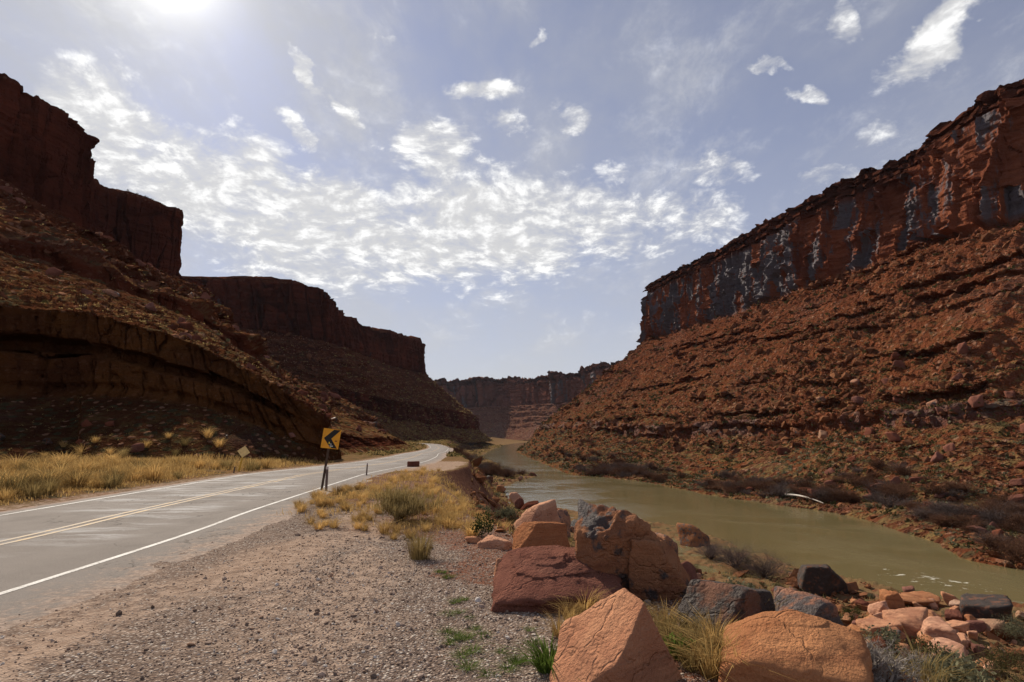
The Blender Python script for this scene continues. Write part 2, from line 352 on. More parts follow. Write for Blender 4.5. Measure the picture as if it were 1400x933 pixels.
RD = np.array([(-8.6, -40), (-9.2, -10), (-9.4, 0), (-9.6, 11), (-10, 16), (-10.45, 25), (-10.8, 34), (-11, 48), (-11.6, 60), (-13.4, 80), (-16.2, 105), (-18.6, 138), (-28, 220), (-50, 347), (-85, 450), (-110, 560)], float)
def cr_spline(P, n):
    P = np.asarray(P, float); k = len(P); Q = np.concatenate([2 * P[:1] - P[1:2], P, 2 * P[-1:] - P[-2:-1]])
    s = np.linspace(0, k - 1, n); i = np.minimum(s.astype(int), k - 2); f = (s - i).reshape(-1, *([1] * (P.ndim - 1)))
    a, b, c, d = Q[i], Q[i + 1], Q[i + 2], Q[i + 3]
    return .5 * (2 * b + (c - a) * f + (2 * a - 5 * b + 4 * c - d) * f ** 2 + (3 * b - a - 3 * c + d) * f ** 3)
RDs = cr_spline(RD, 110)
def pdist(x, y, L, signed=True):
    best = np.full(np.shape(x), 1e18); sg = np.ones(np.shape(x))
    for (ax, ay), (bx, by) in zip(L[:-1], L[1:]):
        dx, dy = bx - ax, by - ay
        t = np.clip(((x - ax) * dx + (y - ay) * dy) / (dx * dx + dy * dy), 0, 1)
        ex, ey = x - ax - t * dx, y - ay - t * dy; d = ex * ex + ey * ey
        q = d < best; best = np.where(q, d, best); sg = np.where(q, np.sign(dx * ey - dy * ex), sg)
    d = np.sqrt(best)
    return d * -sg if signed else d     # positive to the right of the line's direction
def zb(y): return -4 * (1 - np.exp(-np.maximum(y - 30, 0) / 200))
WATER = -14.0
def G(x, y, full=False):
    x = np.asarray(x, float); y = np.asarray(y, float)
    dc = pdist(x, y, CR); dw = -pdist(x, y, LB)         # dw > 0 on land
    z0 = zb(y)
    t = np.clip(dc / np.maximum(dc + np.maximum(dw, 0), .01), 0, 1)
    p = 2.1 + 2.4 * sstep(14, 45, y)
    w = np.where(dc > 0, 1 - (1 - t) ** p, 0)
    z = z0 + (WATER - z0) * w
    z = np.where(dw < 0, WATER - np.minimum(-dw * .25, 3), z)
    p3 = np.stack([x, y, np.zeros_like(x)], -1)
    dr = pdist(x, y, RDs, False)
    n1 = fbm(p3 * .22, 4, 3); n2 = fbm(p3 * 1.3, 4, 9); 
    amp = np.where(dc > 0, sstep(0, 5, dc), 0) * np.where(dw < 0, .2, 1)
    gully = fbm(np.stack([x * .09 + y * .02, y * .09, x * 0], -1), 3, 21, ridge=True)
    z = z + amp * (n1 * .75 + n2 * .28 + gully * .5 * sstep(20, 50, y))
    off = sstep(3.6, 5.5, dr)
    z = z + np.where(dc <= 0, off * (n1 * .10 + n2 * .035), 0) + np.where((dc > 0) & (dc < 3), n1 * .1 + n2 * .035, 0) * off
    lft = sstep(0, 1, (-pdist(x, y, RDs) - 4))          # verge left of the road
    z = z + lft * (sstep(4, 14, dr) * .5)
    z = z - .03 * (1 - sstep(3.3, 3.9, dr))
    rough = np.where(dc < 0, 1, sstep(1.5, -1, dc)) * off
    z = z + rough * fbm(p3 * 6, 3, 31) * .018
    if full: return z, dc, dw, dr, w
    return z
def hit(px, py, smax=2500):
    d = ray(px, py); s = np.geomspace(1.5, smax, 1500)
    X, Y, Z = d[0] * s, d[1] * s, EYE + d[2] * s
    g = G(X, Y); k = np.argmax(Z < g)
    if not (Z < g).any(): return None
    a, b = (Z - g)[k - 1], (g - Z)[k]; f = a / (a + b + 1e-9); q = s[k - 1] + (s[k] - s[k - 1]) * f
    return np.array([d[0] * q, d[1] * q, EYE + d[2] * q])

# ground sheet: rings round the viewpoint's foot, finer nearby
az = np.concatenate([np.linspace(-180, -64, 60, endpoint=False), np.linspace(-64, 64, 1150, endpoint=False), np.linspace(64, 180, 60, endpoint=False)])
rr = np.concatenate([[0.05], np.geomspace(.8, 3.2, 40, endpoint=False), np.geomspace(3.2, 700, 860, endpoint=False), np.geomspace(700, 9000, 60)])
A, RR = np.meshgrid(np.radians(az), rr, indexing='ij')
gx, gy = np.sin(A) * RR, np.cos(A) * RR
gz, dc, dw, dr, wv = G(gx, gy, True)
sgn = -pdist(gx, gy, RDs)                               # left positive
p3 = np.stack([gx, gy, gx * 0], -1)
nz = fbm(p3 * .35, 4, 50); nz2 = fbm(p3 * np.array([.5, .16, 1]), 4, 60)
right_of_road = (sgn < 0)
grav = sstep(3.2, 4.2, dr) * right_of_road * sstep(-.6, -3.2, dc + nz * 2.2) * sstep(21, 16, gy + nz * 3)
pull = sstep(3.4, 4, dr) * right_of_road * sstep(.5, -.8, dc + nz * .8) * sstep(33, 36, gy) * sstep(62, 52, gy)
tanw = np.clip(1.25 - np.abs(dr - 5.9 - nz * 1.4) / 2.3, 0, 1) * right_of_road * sstep(30, 15, gy) * (.55 + nz2 * 1.1) * sstep(.2, -2, dc)
tanw = np.maximum(tanw, pull * .8)
tanw = np.maximum(tanw, sstep(5.2, 4.0, dr) * sstep(3.2, 3.7, dr) * (~right_of_road) * .55)
redw = sstep(-3.6, -1.2, dc + nz * 2.0) * sstep(9, 3, dc + nz * 3) * sstep(40, 25, gy)
mask = np.stack([np.clip(grav, 0, 1), np.clip(tanw, 0, 1), np.clip(redw, 0, 1), np.ones_like(gx)], -1)
gm = npmesh('ground', np.stack([gx, gy, gz], -1), grid_faces(len(az), len(rr), True)[:, ::-1], MAT['ground'], True, {'mask': mask.reshape(-1, 4)})
tag(obj('ground', gm), kind='structure')
del A, RR, p3

# water sheet
wl = cr_spline(LB, 240); wr = cr_spline(RB, 240); wu = np.linspace(0, 1, 40)[None, :, None]
ctr = (wl + wr) / 2; wl2 = ctr + (wl - ctr) * 1.0; 
nl = (wl - wr); nl /= np.linalg.norm(nl, axis=1)[:, None]
wl2 = wl + nl * 14; wr2 = wr - nl * 14
wg = wl2[:, None, :] * (1 - wu) + wr2[:, None, :] * wu
W3 = np.concatenate([wg, np.full(wg.shape[:2] + (1,), WATER)], -1)
tag(obj('river_water', npmesh('river_water', W3, grid_faces(240, 40), MAT['water'])), kind='structure')

# road and its painted lines
def ribbon(offs, n, lift, y0=-38, y1=1e9, wob=0):
    C = cr_spline(RD, n); T = np.gradient(C, axis=0); T /= np.linalg.norm(T, axis=1)[:, None]; Nn = np.stack([T[:, 1], -T[:, 0]], -1)   # to the right
    offs = np.asarray(offs, float); run = np.concatenate([[0], np.cumsum(np.linalg.norm(np.diff(C, axis=0), axis=1))])
    off = np.broadcast_to(offs[None, :], (n, len(offs))).copy()
    if wob:
        ww = fbm(np.stack([run * .6, run * 0, run * 0], -1), 4, 77) * wob; off[:, -1] += ww; off[:, 0] += ww[::-1] * .4
    XY = C[:, None, :] + Nn[:, None, :] * off[..., None]
    Z = zb(C[:, 1])[:, None] + lift + 0 * off
    return np.concatenate([XY, Z[..., None]], -1), off, np.broadcast_to(run[:, None], off.shape)
V, off, run = ribbon(np.concatenate([[-3.75], np.linspace(-3.6, 4.2, 14), [4.5]]), 900, .0, wob=.25)
V[:, 0, 2] -= .03; V[:, -1, 2] -= .03
F = grid_faces(900, 16)[:, ::-1]
tag(obj('road', npmesh('road', V, F, MAT['road'], True, {'lat': off.ravel(), 'run': run.ravel()})), kind='structure')
def line(name, a, b, mat):
    V, _, _ = ribbon([a, b], 900, .005)
    tag(obj(name, npmesh(name, V, grid_faces(900, 2)[:, ::-1], mat)), kind='structure')
line('road_edge_line', 2.93, 3.04, MAT['white_paint']); line('road_edge_line', -3.04, -2.93, MAT['white_paint'])
line('road_centre_line', -.2, -.08, MAT['yellow_paint']); line('road_centre_line', .08, .2, MAT['yellow_paint'])

# ------------------------------------------------------------------ canyon walls
def loft(name, stations, segs, nu, mat, zones, caps, disp, su=None):
    S = np.asarray(stations, float)                     # stations x K x 3
    if su is not None:                                   # uneven station spacing along u
        k = len(S)
    U = cr_spline(S, nu)
    cols = []; zv = []; cv = []; vv = []
    for k, n in enumerate(segs):
        f = np.linspace(0, 1, n, endpoint=(k == len(segs) - 1))
        cols.append(U[:, k, None, :] * (1 - f)[None, :, None] + U[:, k + 1, None, :] * f[None, :, None])
        zv += list(zones[k] + 0 * f); cv += list(caps[k] + 0 * f); vv += list(k + f)
    P = np.concatenate(cols, 1); zv = np.array(zv); cv = np.array(cv); vv = np.array(vv)
    ker = np.ones(5) / 5; zs = np.convolve(np.pad(zv, 2, 'edge'), ker, 'valid'); cs = np.convolve(np.pad(cv, 2, 'edge'), ker, 'valid')
    du = np.gradient(P, axis=0); dv = np.gradient(P, axis=1)
    # smooth outward direction: horizontal normal of the wall for cliffs, surface normal on slopes
    Nn = np.cross(du, dv); Nn /= np.linalg.norm(Nn, axis=-1, keepdims=True) + 1e-9
    for _ in range(3):
        Nn[1:-1] = (Nn[:-2] + Nn[1:-1] + Nn[2:]) / 3; Nn[:, 1:-1] = (Nn[:, :-2] + Nn[:, 1:-1] + Nn[:, 2:]) / 3
    Nn /= np.linalg.norm(Nn, axis=-1, keepdims=True) + 1e-9
    Sa = np.concatenate([np.zeros((1, P.shape[1])), np.cumsum(np.linalg.norm(np.diff(P[..., :2], axis=0), axis=-1), 0)], 0)
    P = disp(P, Nn, zs[None, :], cs[None, :], vv[None, :], Sa)
    nv = P.shape[1]; panel = getattr(disp, 'panel', np.full(P.shape[:2], .3))
    sh = P.shape[:2]
    fm = None
    if isinstance(mat, list): fm = ((vv[:-1] < 2.0)[None, :] & (np.arange(nu - 1) < nu * .8)[:, None]).ravel().astype(int)
    me = npmesh(name, P, grid_faces(nu, nv), mat, True, {'zone': np.broadcast_to(zs[None], sh).ravel(), 'cap': np.broadcast_to(cs[None], sh).ravel(), 'panel': panel.ravel()}, fm)
    zf = np.broadcast_to((zs[:-1] > .6)[None], (nu - 1, nv - 1)).ravel(); me.polygons.foreach_set('use_smooth', ~zf)
    o = tag(obj(name, me), kind='structure')
    return o, P, np.broadcast_to(vv[None], sh)

def facets(s, z, cs, cz, seed, tilt=.25):
    """flat fracture faces: each cell of a jittered, upright pattern gets its own set-back and tilt"""
    w = vnoise(np.stack([s / cs * .7, z / cz * 1.3, s * 0], -1), seed)
    u = s / cs + .22 * w; v = z / cz + np.floor(u) * .37
    iu, iv = np.floor(u), np.floor(v); best = np.full(s.shape, 9.0); sec = np.full(s.shape, 9.0); off = np.zeros(s.shape); rid = np.zeros(s.shape)
    for a in (-1, 0, 1):
        for c in (-1, 0, 1):
            q = np.stack([iu + a, iv + c, iu * 0], -1)
            ii = (q.astype(np.int64) + 5000 + seed * 31).astype(np.uint32); r1 = _h(ii[..., 0], ii[..., 1], ii[..., 2]); r2 = _h(ii[..., 1], ii[..., 0], ii[..., 2] + np.uint32(7)); r3 = _h(ii[..., 0], ii[..., 1], ii[..., 2] + np.uint32(13)); r4 = _h(ii[..., 0], ii[..., 1], ii[..., 2] + np.uint32(29))
            du = u - (q[..., 0] + .15 + .7 * r1); dv = v - (q[..., 1] + .15 + .7 * r2); d = np.maximum(np.abs(du), np.abs(dv)) + .25 * (np.abs(du) + np.abs(dv))
            k = d < best; sec = np.where(k, best, np.minimum(sec, d)); best = np.where(k, d, best)
            off = np.where(k, r3 * 2 - 1 + (r4 - .5) * 4 * tilt * du * 2 + (r1 - .5) * 2 * tilt * dv, off); rid = np.where(k, r4, rid)
    return off, np.clip((sec - best) * 6, 0, 1), rid
def wall_disp(scale=1.0, col_amp=6, talus_amp=2.2, ledge=2.6, seed=0, toe=2.0, period=9.0, runnel=1.0):
    def f(P, N, z, c, v, S):
        Q = P / scale; s = S / scale; qz = Q[..., 2]
        hz = np.concatenate([N[..., :2], N[..., 2:] * 0], -1); hz = hz / (np.linalg.norm(hz, axis=-1, keepdims=True) + 1e-6)
        colp = Q * np.array([1, 1, .12])
        big = fbm(colp * .011, 2, seed + 13); c1 = fbm(colp * .03, 3, seed + 1); c3 = fbm(Q * np.array([.22, .22, .4]), 4, seed + 3)
        f1, e1, r1_ = facets(s, qz, 30, 75, seed + 21); f2, e2, r2_ = facets(s, qz, 8, 34, seed + 22, .35); f3, e3, r3 = facets(s, qz, 3.6, 7.5, seed + 23, .3)
        lay = fbm(np.stack([Q[..., 0] * .015, Q[..., 1] * .015, qz * .5], -1), 3, seed + 5)
        f.panel = r2_ * .6 + r1_ * .25 + r3 * .15
        k = col_amp / 6
        dcl = scale * k * (big * 4 + c1 * 2.6 + f1 * 2.6 + f2 * 1.7 + f3 * .55 + c3 * .9 - (1 - e2) * 2.0 - (1 - e1) * 3.2 + lay * 1.2)
        dcl = dcl + c * scale * (np.floor(qz * .3 + c1) % 2 - .5) * 2.4
        t1 = fbm(Q * .03, 5, seed + 7); t2 = fbm(Q * .16, 5, seed + 8, ridge=True); t3 = fbm(Q * .6, 3, seed + 4)
        rn = fbm(np.stack([s * .045 + t1 * .8, qz * .006, s * 0], -1), 4, seed + 6, ridge=True)
        b1, be1, br1 = facets(s, qz + 4 * t1, 11, 2.6, seed + 31, .3); b2, be2, br2 = facets(s, qz + 2 * t1, 3.6, 1.3, seed + 32, .3)
        wz = qz + 6 * fbm(Q * .012, 3, seed + 9) + 1.2 * t2
        ph = (wz / period) % 1.0; idx = np.floor(wz / period)
        lm = fbm(np.stack([Q[..., 0] * .02, Q[..., 1] * .02, idx * 3.7], -1), 3, seed + 11)
        step = sstep(.0, .8, ph) * (1 - sstep(.84, 1.0, ph))
        pres = sstep(.0, .28, lm + (br1 - .5) * .45 + t3 * .1)
        outc = sstep(.02, .3, fbm(Q * .028, 3, seed + 19) + .12 * t2)        # patches where the bedrock shows through the debris
        dl = ledge * scale * ((step - .4) * pres * (.6 + .8 * br1)) + outc * scale * (b1 * .75 + b2 * .4)
        ft = sstep(toe, toe + 1.2, v)
        dta = talus_amp * scale * (t1 * 2.0 + t2 * .8 + t3 * .35 + rn * .8 * runnel) * (.25 + .75 * ft)
        P = P + N * (dta * (1 - z))[..., None] + hz * ((dl * ft) * (1 - z) + dcl * z)[..., None]
        P[..., 2] += (big * 1.5 + c1 * 2.0 + c3 * 1.2 + f2 * 1.6 + f1 * 2.2) * scale * np.clip(c * 1.25, 0, 1)
        return P
    return f

# sunlit wall beyond the river: water, bank, bench, outcrop foot/top, cliff base, cliff top, cap, plateau
RW = [
 [(210, -60, -17), (222, -50, -13.2), (250, -40, -11), (280, -20, 5), (283, -18, 9), (340, 30, 74), (350, 34, 120), (362, 40, 138), (520, 80, 142)],
 [(92, 48, -17), (100, 56, -13.2), (128, 70, -11), (165, 92, 6), (168, 94, 10), (232, 128, 75), (243, 132, 121), (258, 140, 138), (420, 190, 143)],
 [(57, 69, -17), (63, 73, -13.2), (88, 101, -11), (117, 131, 7.8), (120, 133, 11.3), (176, 185, 77), (186, 190, 124), (200, 202, 140), (350, 270, 145)],
 [(59, 93, -17), (66.5, 95, -13.2), (76, 112, -11), (106, 152, 4.9), (107.5, 153, 9.7), (173, 235, 83), (184, 244, 121), (196, 259, 139.5), (340, 330, 145)],
 [(62, 118, -17), (69, 121, -13.2), (76, 132, -11), (102, 172, 4), (103.5, 173.5, 10), (169, 272, 84), (178, 281, 124), (188, 294, 142), (330, 380, 147)],
 [(58, 130, -17), (64, 136, -13.2), (75.5, 151.5, -11), (97.7, 192, 3), (99, 194, 10.6), (164.5, 310.6, 85), (172, 319, 127), (180, 331, 145), (320, 420, 150)],
 [(47, 156, -17), (55, 160, -13.2), (71.7, 190, -11), (90.6, 238, 3.4), (91.8, 240, 9.6), (158, 401, 90), (162, 404, 132.5), (168, 417, 148), (310, 490, 152)],
 [(36, 206, -17), (44, 210, -13.2), (55, 233, -11), (71, 304, 2), (72, 307, 8), (146, 470, 92), (149, 471, 135), (154, 478, 149), (300, 540, 153)],
 [(19, 236, -17), (27, 240, -13.2), (36, 285, -11), (55, 380, 6), (57, 382, 12), (136, 530, 94), (137.5, 528, 138), (142, 533, 150), (300, 575, 154)],
 [(14, 287, -17), (22, 292, -13.2), (26, 360, -10), (38, 470, 9), (41, 472, 14), (132, 552, 94), (136, 552, 138), (142, 550, 150), (300, 590, 154)],
 [(2, 478, -17), (10, 484, -13.2), (14, 530, -9), (25, 558, 8), (28, 559, 12), (134, 570, 94), (140, 567, 138), (148, 560, 150), (300, 600, 154)],
 [(0, 620, -17), (6, 625, -13.2), (16, 630, -9), (40, 632, 8), (43, 632, 12), (165, 625, 92), (172, 615, 138), (180, 600, 149), (310, 610, 154)],
 [(10, 800, -17), (18, 800, -13.2), (40, 790, -9), (80, 770, 8), (83, 769, 12), (240, 700, 92), (245, 690, 138), (250, 670, 149), (340, 630, 154)],
]
wall_r, PR, VR = loft('canyon_hillside', RW, [6, 26, 95, 16, 230, 110, 34, 16], 1150, MAT['wall_sun'], [0, 0, 0, .35, 0, 1, 1, 0], [0, 0, 0, 0, 0, 0, 1, .6], wall_disp(1.0, 6.6, 2.0, 4.4, 3, 2.0, 7.5))

# shaded buttes on the road's side: foot, ledge foot, ledge top, upper ledge foot/top, cliff base, rim, plateau
LW = [
 [(-62, 14, -2), (-80, 22, 6), (-83, 24, 18), (-128, 55, 38), (-131, 57, 44), (-238, 110, 98), (-243, 112, 150), (-380, 150, 156)],
 [(-33, 37, -2), (-47, 52, 5.6), (-51, 55.6, 15), (-99, 106, 36), (-101, 107, 40), (-216, 226, 104), (-221, 224, 155), (-360, 300, 158)],
 [(-27, 38, -2), (-39, 52, 5.6), (-43, 57, 14.3), (-86, 111, 32.7), (-87.5, 112, 36.5), (-210, 268, 99), (-212, 262, 150), (-360, 320, 155)],
 [(-25, 38, -2), (-36, 52, 5.5), (-40, 57, 13.5), (-82, 114, 31), (-83.5, 115, 34.8), (-213, 278, 101), (-216, 272, 148), (-360, 330, 152)],
 [(-23.8, 38.5, -2), (-33.4, 52, 5.3), (-37, 57, 12.6), (-78, 117, 29.4), (-79.5, 118, 32.7), (-246, 322, 112), (-249, 322, 148), (-380, 340, 150)],
 [(-20, 40, -2), (-27.4, 52, 4.3), (-31.3, 57.4, 10.5), (-69, 123, 25.8), (-70.4, 124, 29), (-222, 358, 97), (-224, 354, 148), (-380, 345, 150)],
 [(-17.5, 44, -2), (-21.5, 51, 2.4), (-24.5, 54.5, 7.4), (-59, 127, 18.5), (-60.5, 128.5, 21.5), (-224, 372, 95), (-222, 362, 148), (-380, 350, 150)],
 [(-16, 48, -2), (-17.5, 52, 1), (-19.4, 54.3, 4.3), (-50, 130, 11.9), (-51.7, 132, 13.7), (-242, 395, 92), (-240, 384, 148), (-380, 356, 150)],
 [(-17, 58, -2), (-18.5, 62, .4), (-20.5, 64.5, 2.6), (-51, 150, 10.2), (-52.5, 152, 11.8), (-238, 412, 88), (-250, 400, 146), (-380, 362, 150)],
 [(-19, 76, -2.5), (-24, 82, .2), (-27, 85, 2), (-60, 190, 8), (-62, 192, 10), (-234, 432, 84), (-262, 415, 142), (-380, 370, 150)],
 [(-30, 180, -4), (-34, 186, -1.5), (-37, 190, 0), (-66, 270, 6), (-68, 272, 8), (-262, 480, 78), (-290, 440, 138), (-390, 380, 150)],
 [(-62, 330, -6), (-66, 336, -2.5), (-70, 340, -1), (-96, 390, 4), (-98, 392, 5), (-310, 520, 70), (-330, 450, 130), (-400, 390, 150)],
]
def near_disp(P, N, z, c, v, S):
    far = sstep(60, 150, P[..., 1])
    big = wall_disp(1.0, 4.5, 2.6, 4.6, 40, 2.2, 9.0)(P.copy(), N, z, c, v, S)
    sm = wall_disp(.2, 6.0, 3.0, 3.0, 55, .6, 7.0, .5)(P.copy(), N, z, c, v, S)
    out = sm + (big - sm) * far[..., None]
    # undercut: a softer layer weathered back beneath the ledge
    hz = np.concatenate([N[..., :2], N[..., 2:] * 0], -1); hz /= np.linalg.norm(hz, axis=-1, keepdims=True) + 1e-6
    f = np.clip(v - 1, 0, 1); n = fbm(P * .09, 4, 71) + .35 * facets(S, P[..., 2], 6.0, 3.0, 72)[0]; wk = sstep(-.25, .25, fbm(P * np.array([.05, .05, .02]), 3, 73))
    cutd = (sstep(.40, .47, f + n * .12) * (1 - sstep(.56, .62, f + n * .12))) * (.5 + 2.4 * wk) + sstep(0, .12, f) * (1 - sstep(.1, .2, f)) * .6
    cutd = cutd * (v > 1) * (v < 2) * (P[..., 1] < 90)
    cutd = cutd * sstep(-17, -26, P[..., 0])
    return out - hz * cutd[..., None]
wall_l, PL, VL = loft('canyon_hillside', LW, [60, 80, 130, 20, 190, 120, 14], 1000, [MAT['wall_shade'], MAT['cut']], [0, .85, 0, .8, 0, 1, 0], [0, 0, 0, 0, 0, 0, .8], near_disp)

# long ridge farther down the road side
CW = [
 [(-150, 470, -8), (-160, 480, -3), (-230, 520, 30), (-235, 522, 46), (-345, 556, 104), (-345, 548, 158), (-500, 520, 162)],
 [(-110, 490, -8), (-122, 500, -3), (-190, 525, 30), (-193, 527, 46), (-272, 560, 107), (-267, 545, 152), (-420, 560, 156)],
 [(-92, 500, -8), (-104, 512, -3), (-160, 534, 28), (-162, 536, 44), (-214, 566, 100), (-210, 545, 149), (-380, 600, 154)],
 [(-84, 520, -8), (-94, 532, -3), (-138, 560, 26), (-140, 562, 42), (-186, 582, 96), (-185, 570, 144), (-360, 640, 150)],
 [(-78, 560, -8), (-86, 570, -3), (-126, 596, 18), (-127, 598, 37), (-186, 642, 97), (-191, 637, 137), (-350, 690, 148)],
 [(-70, 640, -8), (-78, 650, -3), (-112, 676, 16), (-113, 678, 37), (-172, 712, 96), (-174, 704, 136), (-340, 740, 146)],
 [(-62, 720, -8), (-70, 730, -3), (-98, 752, 14), (-99, 754, 37), (-158, 785, 94), (-156, 768, 136), (-330, 800, 146)],
 [(-48, 800, -8), (-55, 812, -3), (-76, 830, 11), (-77, 832, 36), (-140, 886, 97), (-141, 868, 143), (-320, 880, 148)],
 [(-40, 850, -8), (-46, 862, -3), (-66, 880, 10), (-67, 882, 34), (-136, 920, 92), (-142, 905, 140), (-310, 910, 146)],
 [(-30, 930, -8), (-38, 945, -3), (-60, 960, 10), (-62, 962, 30), (-150, 985, 88), (-170, 950, 132), (-310, 940, 144)],
 [(-40, 1060, -8), (-52, 1060, -3), (-90, 1055, 10), (-92, 1055, 26), (-220, 1050, 84), (-240, 1000, 130), (-330, 980, 140)],
]
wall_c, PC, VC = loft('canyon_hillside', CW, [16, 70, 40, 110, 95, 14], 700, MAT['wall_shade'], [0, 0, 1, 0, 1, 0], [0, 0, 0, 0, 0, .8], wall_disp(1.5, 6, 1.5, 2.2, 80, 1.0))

# mesa closing the valley
DW = [
 [(-420, 1750, -12), (-470, 1820, 40), (-500, 1860, 95), (-505, 1870, 165), (-515, 1890, 190), (-700, 2300, 195)],
 [(-190, 1780, -12), (-230, 1850, 40), (-255, 1900, 92), (-258, 1908, 165), (-262, 1925, 186), (-320, 2500, 190)],
 [(-90, 1760, -12), (-112, 1830, 40), (-128, 1880, 92), (-130, 1888, 170), (-133, 1900, 190), (-150, 2500, 195)],
 [(-20, 1700, -12), (-22, 1780, 40), (-24, 1820, 92), (-24, 1828, 168), (-24, 1845, 186), (-20, 2400, 190)],
 [(60, 1500, -12), (62, 1580, 40), (66, 1640, 88), (66, 1645, 150), (70, 1660, 170), (120, 2400, 178)],
 [(140, 1330, -12), (150, 1400, 36), (158, 1470, 86), (160, 1476, 150), (164, 1490, 168), (300, 2300, 175)],
 [(220, 1200, -12), (240, 1270, 36), (256, 1340, 86), (258, 1346, 158), (264, 1360, 178), (480, 2200, 180)],
 [(360, 1060, -12), (390, 1130, 36), (410, 1200, 86), (412, 1204, 170), (420, 1216, 192), (680, 2000, 195)],
]
loft('mesa_hill', DW, [60, 70, 80, 24, 10], 420, MAT['wall_far'], [0, 0, 1, 1, 0], [0, 0, 0, 1, .6], wall_disp(2.6, 7, 2.2, 2.6, 120, 0, 7))


# ------------------------------------------------------------------ rocks
import bmesh
def ico(sub):
    bm = bmesh.new(); bmesh.ops.create_icosphere(bm, subdivisions=sub, radius=1)
    V = np.array([v.co[:] for v in bm.verts]); F = np.array([[v.index for v in f.verts] for f in bm.faces]); bm.free(); return V, F
ICO = {k: ico(k) for k in (1, 2, 3, 4, 5, 6)}
def rand_planes(seed, n=14, lo=.55, hi=.95, flat=.0):
    r = np.random.default_rng(seed); N = r.normal(size=(n, 3)); N /= np.linalg.norm(N, axis=1)[:, None]
    return [(tuple(v), d) for v, d in zip(N, r.uniform(lo, hi, n))]
BOXP = [((1, 0, 0), .95), ((-1, 0, 0), .95), ((0, 1, 0), .95), ((0, -1, 0), .95), ((0, 0, 1), .9), ((0, 0, -1), .8)]
def rock_vf(seed, planes=None, sub=4, soft=.05, rough=.05, lump=.06):
    V, F = ICO[sub]; planes = (planes or rand_planes(seed)) + BOXP
    N = np.array([p[0] for p in planes], float); N /= np.linalg.norm(N, axis=1)[:, None]; d = np.array([p[1] for p in planes])
    q = (V @ N.T); rad = np.where(q > .02, d[None] / np.maximum(q, .02), 9)
    k = 1 / soft; r = -np.log(np.exp(-k * np.minimum(rad, 6)).sum(1)) / k
    r = np.clip(r, .05, 1.9)
    P = V * r[:, None]
    Q = P + seed * 3.1
    a = fbm(Q * 1.1, 3, seed % 50); b = fbm(Q * 3.2, 4, 5 + seed % 50, ridge=True); c = fbm(Q * 9, 3, 9)
    lay = np.floor((Q[:, 2] * 3.5 + fbm(Q * .8, 2, 3) * 1.2)); lv = vnoise(np.stack([lay * 1.7, lay * 0, lay * 0], -1), 3)
    P = P + V * (lump * a * 2 + rough * (b * .8 + c * .5 + lv * .55))[:, None]
    return P, F
def fit(P, w, d, h, sink=.35):
    lo, hi = P.min(0), P.max(0); c = (lo + hi) / 2; s = hi - lo
    Q = (P - c) / s
    return np.stack([Q[:, 0] * w, Q[:, 1] * d, (Q[:, 2] + .5) * h * (1 + sink) - sink * h], -1)
def depth_of(P): 
    return P[1] * math.cos(PITCH) + (P[2] - EYE) * math.sin(PITCH)
def hero(name, px, py, wpx, hpx, df, mat, label, planes=None, seed=1, sub=5, yaw=0, lumps=None, sink=.4, soft=.05, rough=.045, group=None, cat='boulder', back=.35, hfac=1.0):
    P = hit(px, py); s = depth_of(P) / FPX; w_, h_ = wpx * s, hpx * s * hfac; d_ = w_ * df
    if lumps:
        VV, FF, n = [], [], 0
        for (ox, oy, oz, sx, sy, sz, pl, sd, yw) in lumps:
            p, f = rock_vf(sd, pl, sub, soft, rough); p = fit(p, sx * w_, sy * d_, sz * h_, sink)
            c_, s_ = math.cos(yw), math.sin(yw); p = np.stack([p[:, 0] * c_ - p[:, 1] * s_ + ox * w_, p[:, 0] * s_ + p[:, 1] * c_ + oy * d_, p[:, 2] + oz * h_], -1)
            VV.append(p); FF.append(f + n); n += len(p)
        V, F = np.concatenate(VV), np.concatenate(FF)
    else:
        V, F = rock_vf(seed, planes, sub, soft, rough); V = fit(V, w_, d_, h_, sink)
    az_ = math.atan2(P[0], P[1])
    o = obj(name, npmesh(name, V, F, MAT[mat], True))
    o.location = (P[0] + math.sin(az_) * d_ * back, P[1] + math.cos(az_) * d_ * back, P[2]); o.rotation_euler = (0, 0, -az_ + yaw)
    tag(o, label, cat, group); return o

# big rocks along the edge of the shoulder
DN = ((0, 0, -1), .8)
hero('boulder', 850, 958, 205, 122, .8, 'rock_orange', 'pointed orange boulder with a lit flat face and a dark face, at the gravel edge',
     [((-.56, -.26, .79), .40), ((.86, -.48, .16), .40), ((.1, .9, .4), .8), ((-.95, .1, .25), 1.0), ((.1, -.1, 1), .80), ((.8, .3, .5), .55), DN, ((-.1, -1, .1), 1.1)], 3, 6, soft=.022, rough=.028, back=.3)
hero('boulder', 1090, 962, 206, 92, .9, 'rock_orange', 'broad smooth rounded orange boulder, lit on top, below the pointed boulder',
     [((-.16, -.2, .97), .40), ((.35, -.1, .93), .5), ((-.5, -.1, .87), .5), ((.1, -.6, .8), .62), ((0, .8, .6), .7), DN], 8, 6, soft=.07, rough=.03, back=.4)
hero('boulder', 996, 884, 138, 74, .8, 'rock_dark', 'blocky boulder with black desert varnish, behind the rounded orange boulder',
     [((-.5, -.55, .67), .50), ((.78, -.62, .02), .5), ((.05, .1, 1), .58), ((-.9, .3, .2), .9), ((.3, .9, .2), .8), ((.95, .3, .1), .85), DN], 12, 5, soft=.025, rough=.035)
hero('boulder', 1112, 890, 104, 64, .9, 'rock_mixed', 'orange boulder with a blackened shaded end, right of the black varnished boulder',
     [((-.35, -.4, .85), .56), ((.78, -.6, -.05), .5), ((.2, .1, 1), .62), ((-.9, -.2, .2), .85), ((.4, .9, .3), .8), DN, ((.9, .2, .4), .75)], 15, 5, soft=.04, rough=.04)
